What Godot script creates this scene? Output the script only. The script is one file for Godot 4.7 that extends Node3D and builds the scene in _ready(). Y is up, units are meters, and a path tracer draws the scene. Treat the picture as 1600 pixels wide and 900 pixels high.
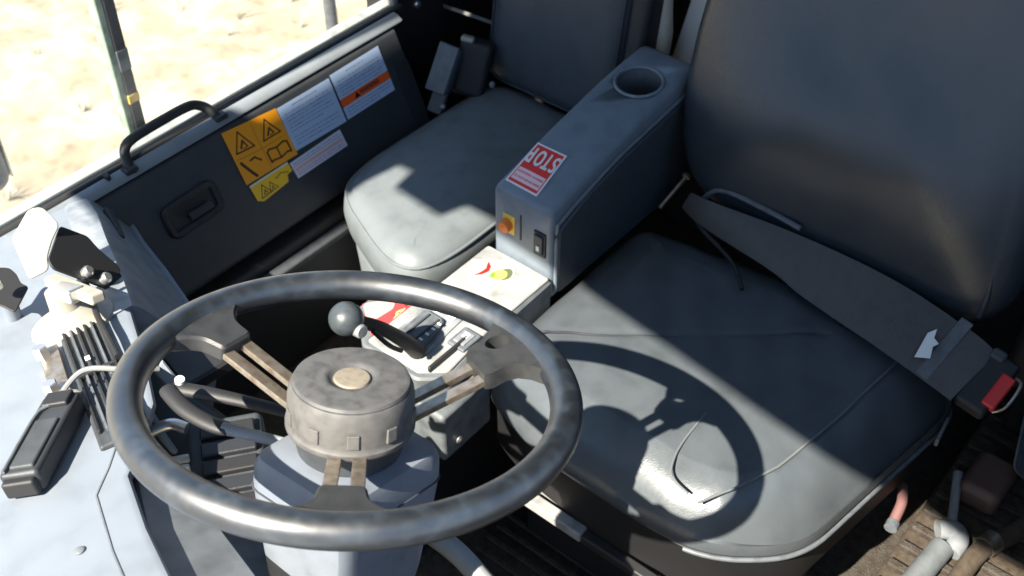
extends Node3D
# The inside of a heavy truck's cab, seen from above its dashboard: metres, y up, the cab floor at y 0,
# +x towards the rear of the cab, -z towards the passenger door.

var taken := {}
var M := {}


# ------------------------------------------------------------------ mesh building
class Mb:
	var v := PackedVector3Array()
	var t := PackedInt32Array()

	func add(pv: PackedVector3Array, pt: PackedInt32Array, xf := Transform3D()) -> Mb:
		var w := PackedVector3Array()
		var mid := Vector3.ZERO
		for p in pv:
			var q: Vector3 = xf * p
			w.append(q)
			mid += q
		mid /= maxf(1.0, pv.size())
		var vol := 0.0
		for i in range(0, pt.size(), 3):
			vol += (w[pt[i]] - mid).dot((w[pt[i + 1]] - mid).cross(w[pt[i + 2]] - mid))
		var base := v.size()
		v.append_array(w)
		for i in range(0, pt.size(), 3):
			t.append(base + pt[i])
			if vol > 0.0:
				t.append(base + pt[i + 2])
				t.append(base + pt[i + 1])
			else:
				t.append(base + pt[i + 1])
				t.append(base + pt[i + 2])
		return self

	func warp(f: Callable) -> Mb:
		for i in v.size():
			v[i] = f.call(v[i])
		return self

	func mesh(crease := 40.0) -> ArrayMesh:
		var nf := t.size() / 3
		var fn := PackedVector3Array()
		fn.resize(nf)
		var un := PackedVector3Array()
		un.resize(nf)
		var start := PackedInt32Array()
		start.resize(v.size() + 1)
		for i in t.size():
			start[t[i] + 1] += 1
		for i in v.size():
			start[i + 1] += start[i]
		var fill := start.duplicate()
		var adj := PackedInt32Array()
		adj.resize(t.size())
		for f in nf:
			var a := v[t[f * 3]]
			var n := (v[t[f * 3 + 2]] - a).cross(v[t[f * 3 + 1]] - a)
			fn[f] = n
			un[f] = n.normalized()
			for k in 3:
				adj[fill[t[f * 3 + k]]] = f
				fill[t[f * 3 + k]] += 1
		var limit := cos(deg_to_rad(crease))
		var ov := PackedVector3Array()
		var on := PackedVector3Array()
		for f in nf:
			if fn[f].length_squared() < 1e-24:
				continue
			for k in 3:
				var i := t[f * 3 + k]
				var s := Vector3.ZERO
				for j in range(start[i], start[i + 1]):
					if un[adj[j]].dot(un[f]) > limit:
						s += fn[adj[j]]
				ov.append(v[i])
				on.append(s.normalized() if s.length_squared() > 1e-30 else un[f])
		var arr := []
		arr.resize(Mesh.ARRAY_MAX)
		arr[Mesh.ARRAY_VERTEX] = ov
		arr[Mesh.ARRAY_NORMAL] = on
		var m := ArrayMesh.new()
		m.add_surface_from_arrays(Mesh.PRIMITIVE_TRIANGLES, arr)
		return m

	# rings of equal size, joined; closed at both ends with a fan unless ends is false
	func loft(rings: Array, ends := true, xf := Transform3D(), loop := false) -> Mb:
		var n: int = rings[0].size()
		var pv := PackedVector3Array()
		var pt := PackedInt32Array()
		for r in rings:
			pv.append_array(r)
		var count := rings.size()
		for i in (count if loop else count - 1):
			var a := i * n
			var b := ((i + 1) % count) * n
			for j in n:
				var k := (j + 1) % n
				pt.append_array([a + j, a + k, b + k, a + j, b + k, b + j])
		if ends and not loop:
			for e in [0, count - 1]:
				var mid := Vector3.ZERO
				for p in rings[e]:
					mid += p
				pv.append(mid / n)
				var c := pv.size() - 1
				for j in n:
					var k := (j + 1) % n
					if e == 0:
						pt.append_array([c, e * n + k, e * n + j])
					else:
						pt.append_array([c, e * n + j, e * n + k])
		return add(pv, pt, xf)

	# profile of (radius, height) turned about y
	func lathe(prof: Array, n := 32, xf := Transform3D()) -> Mb:
		var rings := []
		for p in prof:
			var r := PackedVector3Array()
			for j in n:
				var a := TAU * j / n
				r.append(Vector3(maxf(p[0], 0.00002) * cos(a), p[1], maxf(p[0], 0.00002) * sin(a)))
			rings.append(r)
		return loft(rings, true, xf)

	func tube(path: Array, rad, n := 12, loop := false, flat := 1.0, up := Vector3.UP) -> Mb:
		var rings := []
		var c := path.size()
		for i in c:
			var a: Vector3 = path[(i - 1 + c) % c] if loop or i > 0 else path[i]
			var b: Vector3 = path[(i + 1) % c] if loop or i < c - 1 else path[i]
			var d := (b - a).normalized()
			var s := d.cross(up)
			if s.length() < 0.05:
				s = d.cross(Vector3.RIGHT)
			s = s.normalized()
			var w := s.cross(d).normalized()
			var r: float = rad[i] if rad is Array else rad
			var ring := PackedVector3Array()
			for j in n:
				var q := TAU * j / n
				ring.append(path[i] + (s * cos(q) + w * sin(q) * flat) * r)
			rings.append(ring)
		return loft(rings, true, Transform3D(), loop)

	# a box with rounded edges
	func rbox(at: Vector3, size: Vector3, r: float, xf := Transform3D(), seg := 3) -> Mb:
		var h := size * 0.5
		r = minf(r, minf(h.x, minf(h.y, h.z)) * 0.999)
		var pv := PackedVector3Array()
		var pt := PackedInt32Array()
		var known := {}
		var lines := []
		for a in 3:
			var l := []
			for i in seg + 1:
				l.append(-h[a] + r - r * tan(PI / 4 * (1.0 - float(i) / seg)))
			for i in seg + 1:
				l.append(h[a] - r + r * tan(PI / 4 * (float(i) / seg)))
			lines.append(l)
		for axis in 3:
			var ua := (axis + 1) % 3
			var va := (axis + 2) % 3
			for side in [-1.0, 1.0]:
				var idx := []
				for i in lines[ua].size():
					var row := []
					for j in lines[va].size():
						var p := Vector3.ZERO
						p[axis] = h[axis] * side
						p[ua] = lines[ua][i]
						p[va] = lines[va][j]
						var inner := Vector3(clampf(p.x, -h.x + r, h.x - r), clampf(p.y, -h.y + r, h.y - r), clampf(p.z, -h.z + r, h.z - r))
						var q := inner + (p - inner).normalized() * r
						var key := Vector3i((q * 200000.0).round())
						if not known.has(key):
							known[key] = pv.size()
							pv.append(at + q)
						row.append(known[key])
					idx.append(row)
				for i in idx.size() - 1:
					for j in idx[0].size() - 1:
						var c := [idx[i][j], idx[i + 1][j], idx[i + 1][j + 1], idx[i][j + 1]]
						if side < 0:
							c.reverse()
						pt.append_array([c[0], c[1], c[2], c[0], c[2], c[3]])
		return add(pv, pt, xf)

	# a flat outline (x, y) given thickness along z, its edges chamfered by b
	func prism(poly: PackedVector2Array, z0: float, z1: float, b := 0.0, xf := Transform3D()) -> Mb:
		var n := poly.size()
		var inner := inset(poly, b) if b > 0.0 else poly
		var pv := PackedVector3Array()
		var pt := PackedInt32Array()
		var levels := [[inner, z0], [poly, z0 + b], [poly, z1 - b], [inner, z1]] if b > 0.0 else [[poly, z0], [poly, z1]]
		for l in levels:
			for p in l[0]:
				pv.append(Vector3(p.x, p.y, l[1]))
		for i in levels.size() - 1:
			for j in n:
				var k := (j + 1) % n
				pt.append_array([i * n + j, i * n + k, (i + 1) * n + k, i * n + j, (i + 1) * n + k, (i + 1) * n + j])
		var ccw := area(poly) > 0.0
		var tri := Geometry2D.triangulate_polygon(inner)
		if tri.is_empty():
			tri = Geometry2D.triangulate_polygon(poly)
		var top := (levels.size() - 1) * n
		for i in range(0, tri.size(), 3):
			var a := tri[i]
			var c1 := tri[i + 1]
			var c2 := tri[i + 2]
			var up := (inner[c1] - inner[a]).cross(inner[c2] - inner[a]) > 0.0
			if up != ccw:
				var s := c1
				c1 = c2
				c2 = s
			pt.append_array([top + a, top + c1, top + c2, a, c2, c1])
		return add(pv, pt, xf)

	static func area(poly: PackedVector2Array) -> float:
		var s := 0.0
		for i in poly.size():
			s += poly[i].cross(poly[(i + 1) % poly.size()])
		return s * 0.5

	static func inset(poly: PackedVector2Array, d: float) -> PackedVector2Array:
		var out := PackedVector2Array()
		var n := poly.size()
		var sgn := 1.0 if area(poly) > 0.0 else -1.0
		for i in n:
			var a := (poly[i] - poly[(i - 1 + n) % n]).normalized()
			var b := (poly[(i + 1) % n] - poly[i]).normalized()
			var na := Vector2(-a.y, a.x) * sgn
			var nb := Vector2(-b.y, b.x) * sgn
			var m := (na + nb)
			m = m.normalized() if m.length() > 0.01 else na
			out.append(poly[i] + m * d / maxf(0.4, m.dot(na)))
		return out

	# an upholstered pad: outline in (x, z), profile of (inset, height), and a crown over the middle
	func pad(outline: PackedVector2Array, prof: Array, crown: Callable, inner := 14) -> Mb:
		var rings := []
		var last := PackedVector2Array()
		for p in prof:
			last = inset(outline, p[0])
			var r := PackedVector3Array()
			for q in last:
				r.append(Vector3(q.x, p[1], q.y))
			rings.append(r)
		var mid := Vector2.ZERO
		for q in last:
			mid += q
		mid /= last.size()
		var y: float = prof[-1][1]
		for k in range(1, inner + 1):
			var f := float(k) / inner
			var r := PackedVector3Array()
			for q in last:
				var w := q.lerp(mid, minf(f, 0.998))
				r.append(Vector3(w.x, y + crown.call(w, f), w.y))
			rings.append(r)
		return loft(rings)


static func rounded(poly: Array, r: float, n := 6) -> PackedVector2Array:
	var out := PackedVector2Array()
	var c := poly.size()
	for i in c:
		var p: Vector2 = poly[i]
		var a: Vector2 = poly[(i - 1 + c) % c] - p
		var b: Vector2 = poly[(i + 1) % c] - p
		var ra := minf(r, a.length() * 0.48)
		var rb := minf(r, b.length() * 0.48)
		var p0 := p + a.normalized() * ra
		var p2 := p + b.normalized() * rb
		for k in n + 1:
			var f := float(k) / n
			out.append(p0.lerp(p, f).lerp(p.lerp(p2, f), f))
	return out


static func resample(poly: PackedVector2Array, n: int) -> PackedVector2Array:
	var total := 0.0
	for i in poly.size():
		total += poly[i].distance_to(poly[(i + 1) % poly.size()])
	var out := PackedVector2Array()
	var at := 0.0
	var i := 0
	var seg := poly[0].distance_to(poly[1])
	var done := 0.0
	for k in n:
		at = total * k / n
		while done + seg < at:
			done += seg
			i += 1
			seg = poly[i % poly.size()].distance_to(poly[(i + 1) % poly.size()])
		out.append(poly[i % poly.size()].lerp(poly[(i + 1) % poly.size()], (at - done) / maxf(seg, 1e-9)))
	return out


static func curve(pts: Array, n := 8) -> Array:
	var out := []
	var c := pts.size()
	for i in c - 1:
		var p0: Vector3 = pts[maxi(i - 1, 0)]
		var p1: Vector3 = pts[i]
		var p2: Vector3 = pts[i + 1]
		var p3: Vector3 = pts[mini(i + 2, c - 1)]
		for k in n:
			var f := float(k) / n
			out.append(0.5 * (2.0 * p1 + (p2 - p0) * f + (2.0 * p0 - 5.0 * p1 + 4.0 * p2 - p3) * f * f + (3.0 * p1 - p0 - 3.0 * p2 + p3) * f * f * f))
	out.append(pts[c - 1])
	return out


static func frame(at: Vector3, x: Vector3, y: Vector3) -> Transform3D:
	x = x.normalized()
	var z := x.cross(y).normalized()
	return Transform3D(Basis(x, z.cross(x).normalized(), z), at)


# ------------------------------------------------------------------ objects
func numbered(called: String) -> String:
	var n: int = taken.get(called, -1) + 1
	taken[called] = n
	return called if n == 0 else "%s_%03d" % [called, n]


func thing(called: String, label: String, category: String, at := Vector3.ZERO, group := "") -> Node3D:
	var o := Node3D.new()
	o.name = numbered(called)
	add_child(o, true)
	o.position = at
	o.set_meta("label", label)
	o.set_meta("category", category)
	if group:
		o.set_meta("group", group)
	return o


# a part; the shape is given in cab coordinates unless own is true
func part(called: String, m, mat: Material, parent: Node3D, own := false, crease := 40.0) -> MeshInstance3D:
	var o := MeshInstance3D.new()
	o.name = called
	o.mesh = m.mesh(crease) if m is Mb else m
	o.material_override = mat
	parent.add_child(o, true)
	if not own:
		var t := Transform3D()
		var p: Node = parent
		while p is Node3D and p != self:
			t = p.transform * t
			p = p.get_parent()
		o.transform = t.affine_inverse()
	return o


func structure(called: String, m, mat: Material) -> MeshInstance3D:
	var o := part(called, m, mat, self)
	o.set_meta("kind", "structure")
	return o


# ------------------------------------------------------------------ textures and materials
func noise_tex(freq: float, octaves: int, seed_: int, ramp = null, normal := 0.0, kind := FastNoiseLite.TYPE_SIMPLEX_SMOOTH, size := 512) -> NoiseTexture2D:
	var n := FastNoiseLite.new()
	n.noise_type = kind
	n.seed = seed_
	n.frequency = freq
	n.fractal_octaves = octaves
	if octaves == 1:
		n.fractal_type = FastNoiseLite.FRACTAL_NONE
	var t := NoiseTexture2D.new()
	t.width = size
	t.height = size
	t.seamless = true
	t.noise = n
	if normal > 0.0:
		t.as_normal_map = true
		t.bump_strength = normal
	if ramp:
		var g := Gradient.new()
		g.offsets = PackedFloat32Array(ramp.map(func(r): return r[0]))
		g.colors = PackedColorArray(ramp.map(func(r): return r[1]))
		t.color_ramp = g
	return t


func grey(x: float) -> Color:
	return Color(x, x, x)


func mat(lin: Color, rough: float, opt := {}) -> StandardMaterial3D:
	var m := StandardMaterial3D.new()
	m.albedo_color = lin.linear_to_srgb()
	m.roughness = rough
	m.metallic = opt.get("metal", 0.0)
	m.metallic_specular = opt.get("spec", 0.5)
	m.cull_mode = BaseMaterial3D.CULL_DISABLED
	m.uv1_triplanar = true
	m.uv1_scale = Vector3.ONE * opt.get("scale", 10.0)
	if opt.has("tex"):
		m.albedo_texture = opt.tex
	if opt.has("normal"):
		m.normal_enabled = true
		m.normal_texture = opt.normal
		m.normal_scale = opt.get("bump", 0.5)
	if opt.has("rough_tex"):
		m.roughness_texture = opt.rough_tex
		m.roughness = 1.0
	if opt.has("wear"):
		m.detail_enabled = true
		m.detail_albedo = opt.wear
		m.detail_blend_mode = BaseMaterial3D.BLEND_MODE_MUL
		m.detail_uv_layer = BaseMaterial3D.DETAIL_UV_2
		m.uv2_triplanar = true
		m.uv2_scale = Vector3.ONE * opt.get("wear_scale", 4.0)
	return m


func make_materials() -> void:
	var grain := noise_tex(0.11, 2, 3, null, 5.0, FastNoiseLite.TYPE_CELLULAR)
	var fine := noise_tex(0.2, 2, 5, null, 4.0)
	var dirt := noise_tex(0.012, 5, 11, [[0.0, grey(0.86)], [0.45, grey(0.96)], [1.0, grey(1.0)]])
	var scuff := noise_tex(0.014, 5, 23, [[0.0, grey(0.72)], [0.4, grey(0.88)], [0.62, grey(0.95)], [1.0, Color(1.0, 0.98, 0.95)]])
	var wear := noise_tex(0.016, 6, 31, [[0.0, Color(0.34, 0.36, 0.38)], [0.4, Color(0.44, 0.46, 0.48)], [0.55, Color(0.55, 0.57, 0.59)], [0.75, Color(0.76, 0.77, 0.77)], [1.0, Color(0.92, 0.9, 0.86)]])
	var gloss := noise_tex(0.02, 4, 41, [[0.0, grey(0.27)], [0.5, grey(0.34)], [1.0, grey(0.42)]])
	var dusty := noise_tex(0.02, 5, 47, [[0.0, Color(0.68, 0.58, 0.49)], [0.5, Color(0.9, 0.86, 0.81)], [1.0, Color(1, 1, 1)]])
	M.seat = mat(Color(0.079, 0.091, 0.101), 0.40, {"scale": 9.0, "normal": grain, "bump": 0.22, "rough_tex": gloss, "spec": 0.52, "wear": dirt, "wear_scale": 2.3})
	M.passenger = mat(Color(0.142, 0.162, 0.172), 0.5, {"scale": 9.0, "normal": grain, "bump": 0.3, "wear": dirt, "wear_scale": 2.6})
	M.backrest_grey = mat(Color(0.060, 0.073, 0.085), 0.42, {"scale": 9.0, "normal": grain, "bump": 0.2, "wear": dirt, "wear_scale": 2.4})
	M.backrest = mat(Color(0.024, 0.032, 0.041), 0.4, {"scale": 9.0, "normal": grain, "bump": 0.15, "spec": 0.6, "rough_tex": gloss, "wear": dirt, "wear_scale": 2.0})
	M.seat_side = mat(Color(0.02, 0.022, 0.026), 0.5, {"scale": 9.0, "normal": grain, "bump": 0.3})
	M.piping = mat(Color(0.20, 0.215, 0.22), 0.5, {"wear": dirt})
	M.seam = mat(Color(0.12, 0.13, 0.135), 0.5)
	M.piping_dark = mat(Color(0.03, 0.033, 0.04), 0.5)
	var handled := noise_tex(0.02, 5, 53, [[0.0, grey(0.30)], [0.45, grey(0.38)], [0.62, grey(0.44)], [1.0, grey(0.52)]])
	M.rim = mat(Color(0.040, 0.053, 0.070), 0.42, {"scale": 5.0, "rough_tex": handled, "wear": wear, "wear_scale": 3.4, "spec": 0.8})
	M.rim.clearcoat_enabled = true
	M.rim.clearcoat = 1.0
	M.rim.clearcoat_roughness = 0.45
	M.hub = mat(Color(0.120, 0.118, 0.116), 0.62, {"scale": 14.0, "normal": fine, "bump": 0.35, "wear": scuff, "wear_scale": 7.0})
	M.hub_top = mat(Color(0.105, 0.106, 0.108), 0.55, {"scale": 14.0, "normal": fine, "bump": 0.3, "wear": scuff, "wear_scale": 7.0})
	M.hub_badge = mat(Color(0.24, 0.21, 0.165), 0.65, {"scale": 14.0, "normal": fine, "bump": 0.3, "wear": dirt, "wear_scale": 14.0})
	M.web = mat(Color(0.040, 0.042, 0.044), 0.42, {"scale": 12.0, "normal": fine, "bump": 0.3, "wear": scuff, "wear_scale": 5.0})
	M.steel = mat(Color(0.50, 0.475, 0.44), 0.34, {"metal": 0.8, "wear": dusty, "wear_scale": 5.0, "normal": fine, "bump": 0.2})
	M.bright = mat(Color(0.65, 0.65, 0.64), 0.3, {"metal": 0.85})
	M.column = mat(Color(0.180, 0.205, 0.245), 0.45, {"normal": fine, "bump": 0.2, "wear": dirt, "wear_scale": 3.0})
	M.dash = mat(Color(0.205, 0.235, 0.275), 0.5, {"normal": fine, "bump": 0.3, "wear": dirt, "wear_scale": 1.7})
	M.dash_side = mat(Color(0.25, 0.28, 0.315), 0.5, {"normal": fine, "bump": 0.25, "wear": scuff, "wear_scale": 3.0})
	M.dash_dark = mat(Color(0.055, 0.062, 0.07), 0.6, {"normal": fine, "bump": 0.3, "wear": scuff, "wear_scale": 4.0})
	M.dash_mid = mat(Color(0.16, 0.178, 0.2), 0.5, {"normal": fine, "bump": 0.25, "wear": scuff, "wear_scale": 3.0})
	M.door = mat(Color(0.034, 0.038, 0.043), 0.5, {"normal": fine, "bump": 0.3, "wear": dirt, "wear_scale": 3.0})
	M.ledge = mat(Color(0.20, 0.225, 0.245), 0.45, {"normal": fine, "bump": 0.2, "wear": dirt, "wear_scale": 1.6})
	M.paint = mat(Color(0.42, 0.45, 0.42), 0.45, {"wear": scuff, "wear_scale": 2.0})
	M.black = mat(Color(0.016, 0.016, 0.017), 0.55, {"normal": fine, "bump": 0.3})
	M.dark = mat(Color(0.007, 0.007, 0.008), 0.6)
	M.rubber = mat(Color(0.016, 0.016, 0.016), 0.75, {"normal": fine, "bump": 0.5, "wear": dirt})
	M.console = mat(Color(0.165, 0.20, 0.235), 0.40, {"normal": fine, "bump": 0.2, "wear": dirt, "wear_scale": 3.0})
	M.console_dark = mat(Color(0.055, 0.063, 0.072), 0.5, {"normal": fine, "bump": 0.3, "wear": dirt})
	M.tray = mat(Color(0.33, 0.335, 0.33), 0.5, {"wear": scuff, "wear_scale": 2.0})
	M.shift_top = mat(Color(0.25, 0.27, 0.29), 0.5, {"wear": scuff, "wear_scale": 3.0, "normal": fine, "bump": 0.2})
	M.shift_box = mat(Color(0.13, 0.145, 0.155), 0.55, {"wear": scuff, "wear_scale": 3.0, "normal": fine, "bump": 0.3})
	M.grey = mat(Color(0.12, 0.135, 0.15), 0.5, {"wear": scuff, "wear_scale": 5.0})
	M.knob = mat(Color(0.060, 0.073, 0.083), 0.42, {"wear": scuff, "wear_scale": 6.0})
	M.orange = mat(Color(0.75, 0.20, 0.03), 0.4)
	M.yellow = mat(Color(0.75, 0.50, 0.08), 0.5)
	M.white = mat(Color(0.72, 0.72, 0.70), 0.5)
	M.cream = mat(Color(0.36, 0.335, 0.285), 0.55, {"wear": dirt, "wear_scale": 6.0})
	M.red = mat(Color(0.62, 0.03, 0.03), 0.35)
	M.belt = mat(Color(0.080, 0.077, 0.075), 0.65, {"scale": 24.0, "normal": fine, "bump": 0.8, "wear": dirt, "wear_scale": 5.0})
	M.belt.uv1_scale = Vector3(45, 45, 2.5)
	M.mud = mat(Color(0.075, 0.062, 0.048), 0.85, {"normal": grain, "bump": 1.0, "wear": dusty, "wear_scale": 5.0})
	M.floor = mat(Color(0.055, 0.050, 0.044), 0.8, {"scale": 5.0, "normal": grain, "bump": 0.9, "wear": dusty, "wear_scale": 4.0})
	M.green = mat(Color(0.30, 0.40, 0.31), 0.5, {"wear": scuff, "wear_scale": 3.0})
	M.shell = mat(Color(0.20, 0.205, 0.205), 0.55, {"wear": dirt})
	M.print = mat(Color(0.02, 0.02, 0.022), 0.6)
	M.pane = StandardMaterial3D.new()
	M.pane.albedo_color = Color(1, 1, 1, 0.03)
	M.pane.transparency = BaseMaterial3D.TRANSPARENCY_ALPHA
	M.pane.roughness = 0.02
	M.pane.cull_mode = BaseMaterial3D.CULL_DISABLED
	M.ground = mat(Color(0.83, 0.84, 0.84), 0.95, {"scale": 0.16, "tex": noise_tex(0.012, 6, 71, [[0.0, Color(0.60, 0.54, 0.44)], [0.35, Color(0.70, 0.64, 0.53)], [0.55, Color(0.76, 0.71, 0.60)], [1.0, Color(0.83, 0.79, 0.69)]], 0.0, FastNoiseLite.TYPE_SIMPLEX_SMOOTH, 1024), "wear": noise_tex(0.02, 5, 77, [[0.0, grey(0.78)], [0.5, grey(0.94)], [1.0, grey(1.0)]]), "wear_scale": 0.6})


# ------------------------------------------------------------------ printed labels
func line_on(im: Image, a: Vector2, b: Vector2, w: float, c: Color) -> void:
	var lo := a.min(b) - Vector2.ONE * (w + 1)
	var hi := a.max(b) + Vector2.ONE * (w + 1)
	var d := b - a
	for y in range(maxi(0, int(lo.y)), mini(im.get_height(), int(hi.y) + 1)):
		for x in range(maxi(0, int(lo.x)), mini(im.get_width(), int(hi.x) + 1)):
			var p := Vector2(x + 0.5, y + 0.5)
			var f := clampf((p - a).dot(d) / maxf(d.length_squared(), 1e-6), 0.0, 1.0)
			var k := clampf(w * 0.5 - p.distance_to(a + d * f) + 0.5, 0.0, 1.0)
			if k > 0.0:
				im.set_pixel(x, y, im.get_pixel(x, y).lerp(c, k))


func poly_on(im: Image, poly: PackedVector2Array, c: Color) -> void:
	var lo := poly[0]
	var hi := poly[0]
	for p in poly:
		lo = lo.min(p)
		hi = hi.max(p)
	for y in range(maxi(0, int(lo.y)), mini(im.get_height(), int(hi.y) + 1)):
		for x in range(maxi(0, int(lo.x)), mini(im.get_width(), int(hi.x) + 1)):
			if Geometry2D.is_point_in_polygon(Vector2(x + 0.5, y + 0.5), poly):
				im.set_pixel(x, y, c)


func path_on(im: Image, pts: Array, w: float, c: Color) -> void:
	for i in pts.size() - 1:
		line_on(im, pts[i], pts[i + 1], w, c)


# lines of print too small to read
func small_print(im: Image, r: Rect2, lines: int, c: Color, rng: RandomNumberGenerator, w := 3.0) -> void:
	for i in lines:
		var y := r.position.y + r.size.y * (i + 0.5) / lines
		var x := r.position.x
		var end := r.end.x - (r.size.x * rng.randf_range(0.0, 0.35) if i % 3 == 2 else 0.0)
		while x < end - 4:
			var l := rng.randf_range(6, 22)
			line_on(im, Vector2(x, y), Vector2(minf(x + l, end), y), w, c.lerp(Color(0.8, 0.82, 0.86), rng.randf_range(0.0, 0.4)))
			x += l + rng.randf_range(4, 9)


func warning_triangle(im: Image, at: Vector2, s: float, c: Color) -> void:
	var p := [at + Vector2(0, -s), at + Vector2(s * 1.05, s * 0.8), at + Vector2(-s * 1.05, s * 0.8), at + Vector2(0, -s)]
	path_on(im, p, s * 0.14, c)
	line_on(im, at + Vector2(-s * 0.35, s * 0.5), at + Vector2(s * 0.1, -s * 0.1), s * 0.2, c)
	line_on(im, at + Vector2(s * 0.35, s * 0.55), at + Vector2(s * 0.15, s * 0.05), s * 0.16, c)
	line_on(im, at + Vector2(-s * 0.1, s * 0.6), at + Vector2(s * 0.2, s * 0.6), s * 0.1, c)


func blank(w: int, h: int, c: Color) -> Image:
	var im := Image.create(w, h, false, Image.FORMAT_RGBA8)
	im.fill(c)
	return im


func print_mat(im: Image, rough := 0.45) -> StandardMaterial3D:
	var m := StandardMaterial3D.new()
	m.albedo_texture = ImageTexture.create_from_image(im)
	m.roughness = rough
	m.cull_mode = BaseMaterial3D.CULL_DISABLED
	m.texture_repeat = false
	return m


# a printed sheet through four corners (top left, top right, bottom right, bottom left), th thick
func sheet(c: Array, th := 0.0006, outline = null) -> ArrayMesh:
	var st := SurfaceTool.new()
	st.begin(Mesh.PRIMITIVE_TRIANGLES)
	var n: Vector3 = ((c[3] - c[0]) as Vector3).cross(c[1] - c[0]).normalized()
	var poly: PackedVector2Array = outline if outline else PackedVector2Array([Vector2(0, 0), Vector2(1, 0), Vector2(1, 1), Vector2(0, 1)])
	var at := func(q: Vector2) -> Vector3: return (c[0] as Vector3).lerp(c[1], q.x).lerp((c[3] as Vector3).lerp(c[2], q.x), q.y)
	var tri := Geometry2D.triangulate_polygon(poly)
	for i in range(0, tri.size(), 3):
		var ids := [tri[i], tri[i + 1], tri[i + 2]]
		if (poly[ids[1]] - poly[ids[0]]).cross(poly[ids[2]] - poly[ids[0]]) < 0.0:
			ids = [tri[i], tri[i + 2], tri[i + 1]]
		for k in ids:
			st.set_normal(n)
			st.set_uv(poly[k])
			st.add_vertex(at.call(poly[k]) + n * th)
	for i in poly.size():
		var a: Vector3 = at.call(poly[i])
		var b: Vector3 = at.call(poly[(i + 1) % poly.size()])
		var s := (b - a).cross(n).normalized()
		for q in [[a + n * th, 0], [b, 1], [b + n * th, 1], [a + n * th, 0], [a, 0], [b, 1]]:
			st.set_normal(-s)
			st.set_uv(poly[i] if q[1] == 0 else poly[(i + 1) % poly.size()])
			st.add_vertex(q[0])
	return st.commit()


func lettering(text: String, height: float, depth := 0.0008) -> TextMesh:
	var t := TextMesh.new()
	var f := SystemFont.new()
	f.font_names = PackedStringArray(["Droid Sans"])
	f.font_weight = 700
	t.font = f
	t.text = text
	t.font_size = 32
	t.pixel_size = height / 24.0
	t.depth = depth
	t.curve_step = 1.0
	return t


# ------------------------------------------------------------------ the scene
func _ready() -> void:
	# camera
	var cam := Camera3D.new()
	cam.name = "camera"
	add_child(cam)
	var pitch := deg_to_rad(43.3)
	var yaw := deg_to_rad(39.5)
	cam.position = Vector3(0, 1.85, 0)
	cam.look_at_from_position(cam.position, cam.position + Vector3(cos(yaw) * cos(pitch), -sin(pitch), -sin(yaw) * cos(pitch)))
	cam.fov = rad_to_deg(2.0 * atan(450.0 / 1845.0))
	cam.near = 0.05
	cam.far = 400.0
	var lens := CameraAttributesPhysical.new()
	lens.frustum_focal_length = 49.21
	lens.frustum_focus_distance = 1.5
	lens.frustum_near = 0.05
	lens.frustum_far = 400.0
	lens.exposure_aperture = 9.0
	cam.attributes = lens
	# sky, exposure
	var sky_mat := ProceduralSkyMaterial.new()
	sky_mat.sky_top_color = Color(0.50, 0.66, 0.86)
	sky_mat.sky_horizon_color = Color(0.90, 0.94, 0.98)
	sky_mat.sky_curve = 0.12
	sky_mat.sky_energy_multiplier = 0.70
	sky_mat.ground_bottom_color = Color(0.45, 0.38, 0.28)
	sky_mat.ground_horizon_color = Color(0.72, 0.68, 0.6)
	var sky := Sky.new()
	sky.sky_material = sky_mat
	var env := Environment.new()
	env.background_mode = Environment.BG_SKY
	env.sky = sky
	env.tonemap_mode = Environment.TONE_MAPPER_LINEAR
	env.tonemap_exposure = 3.5
	env.sdfgi_enabled = true
	env.ssao_enabled = true
	env.ssil_enabled = true
	var world := WorldEnvironment.new()
	world.name = "world"
	world.environment = env
	add_child(world)
	var sun := DirectionalLight3D.new()
	sun.name = "sun"
	add_child(sun)
	var el := deg_to_rad(46.5)
	var az := deg_to_rad(3.0)
	sun.look_at_from_position(Vector3.ZERO, Vector3(cos(el) * cos(az), -sin(el), cos(el) * sin(az)))
	sun.light_energy = 1.6
	sun.light_color = Color(1.0, 0.965, 0.9)
	sun.light_angular_distance = 0.5
	sun.shadow_enabled = true

	make_materials()
	build_surroundings()
	build_cab()
	build_passenger_door()
	build_passenger_seat()
	build_console()
	build_shift_console()
	build_driver_seat()
	build_dashboard()
	build_column()
	build_wheel()
	build_floor_things()


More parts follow.
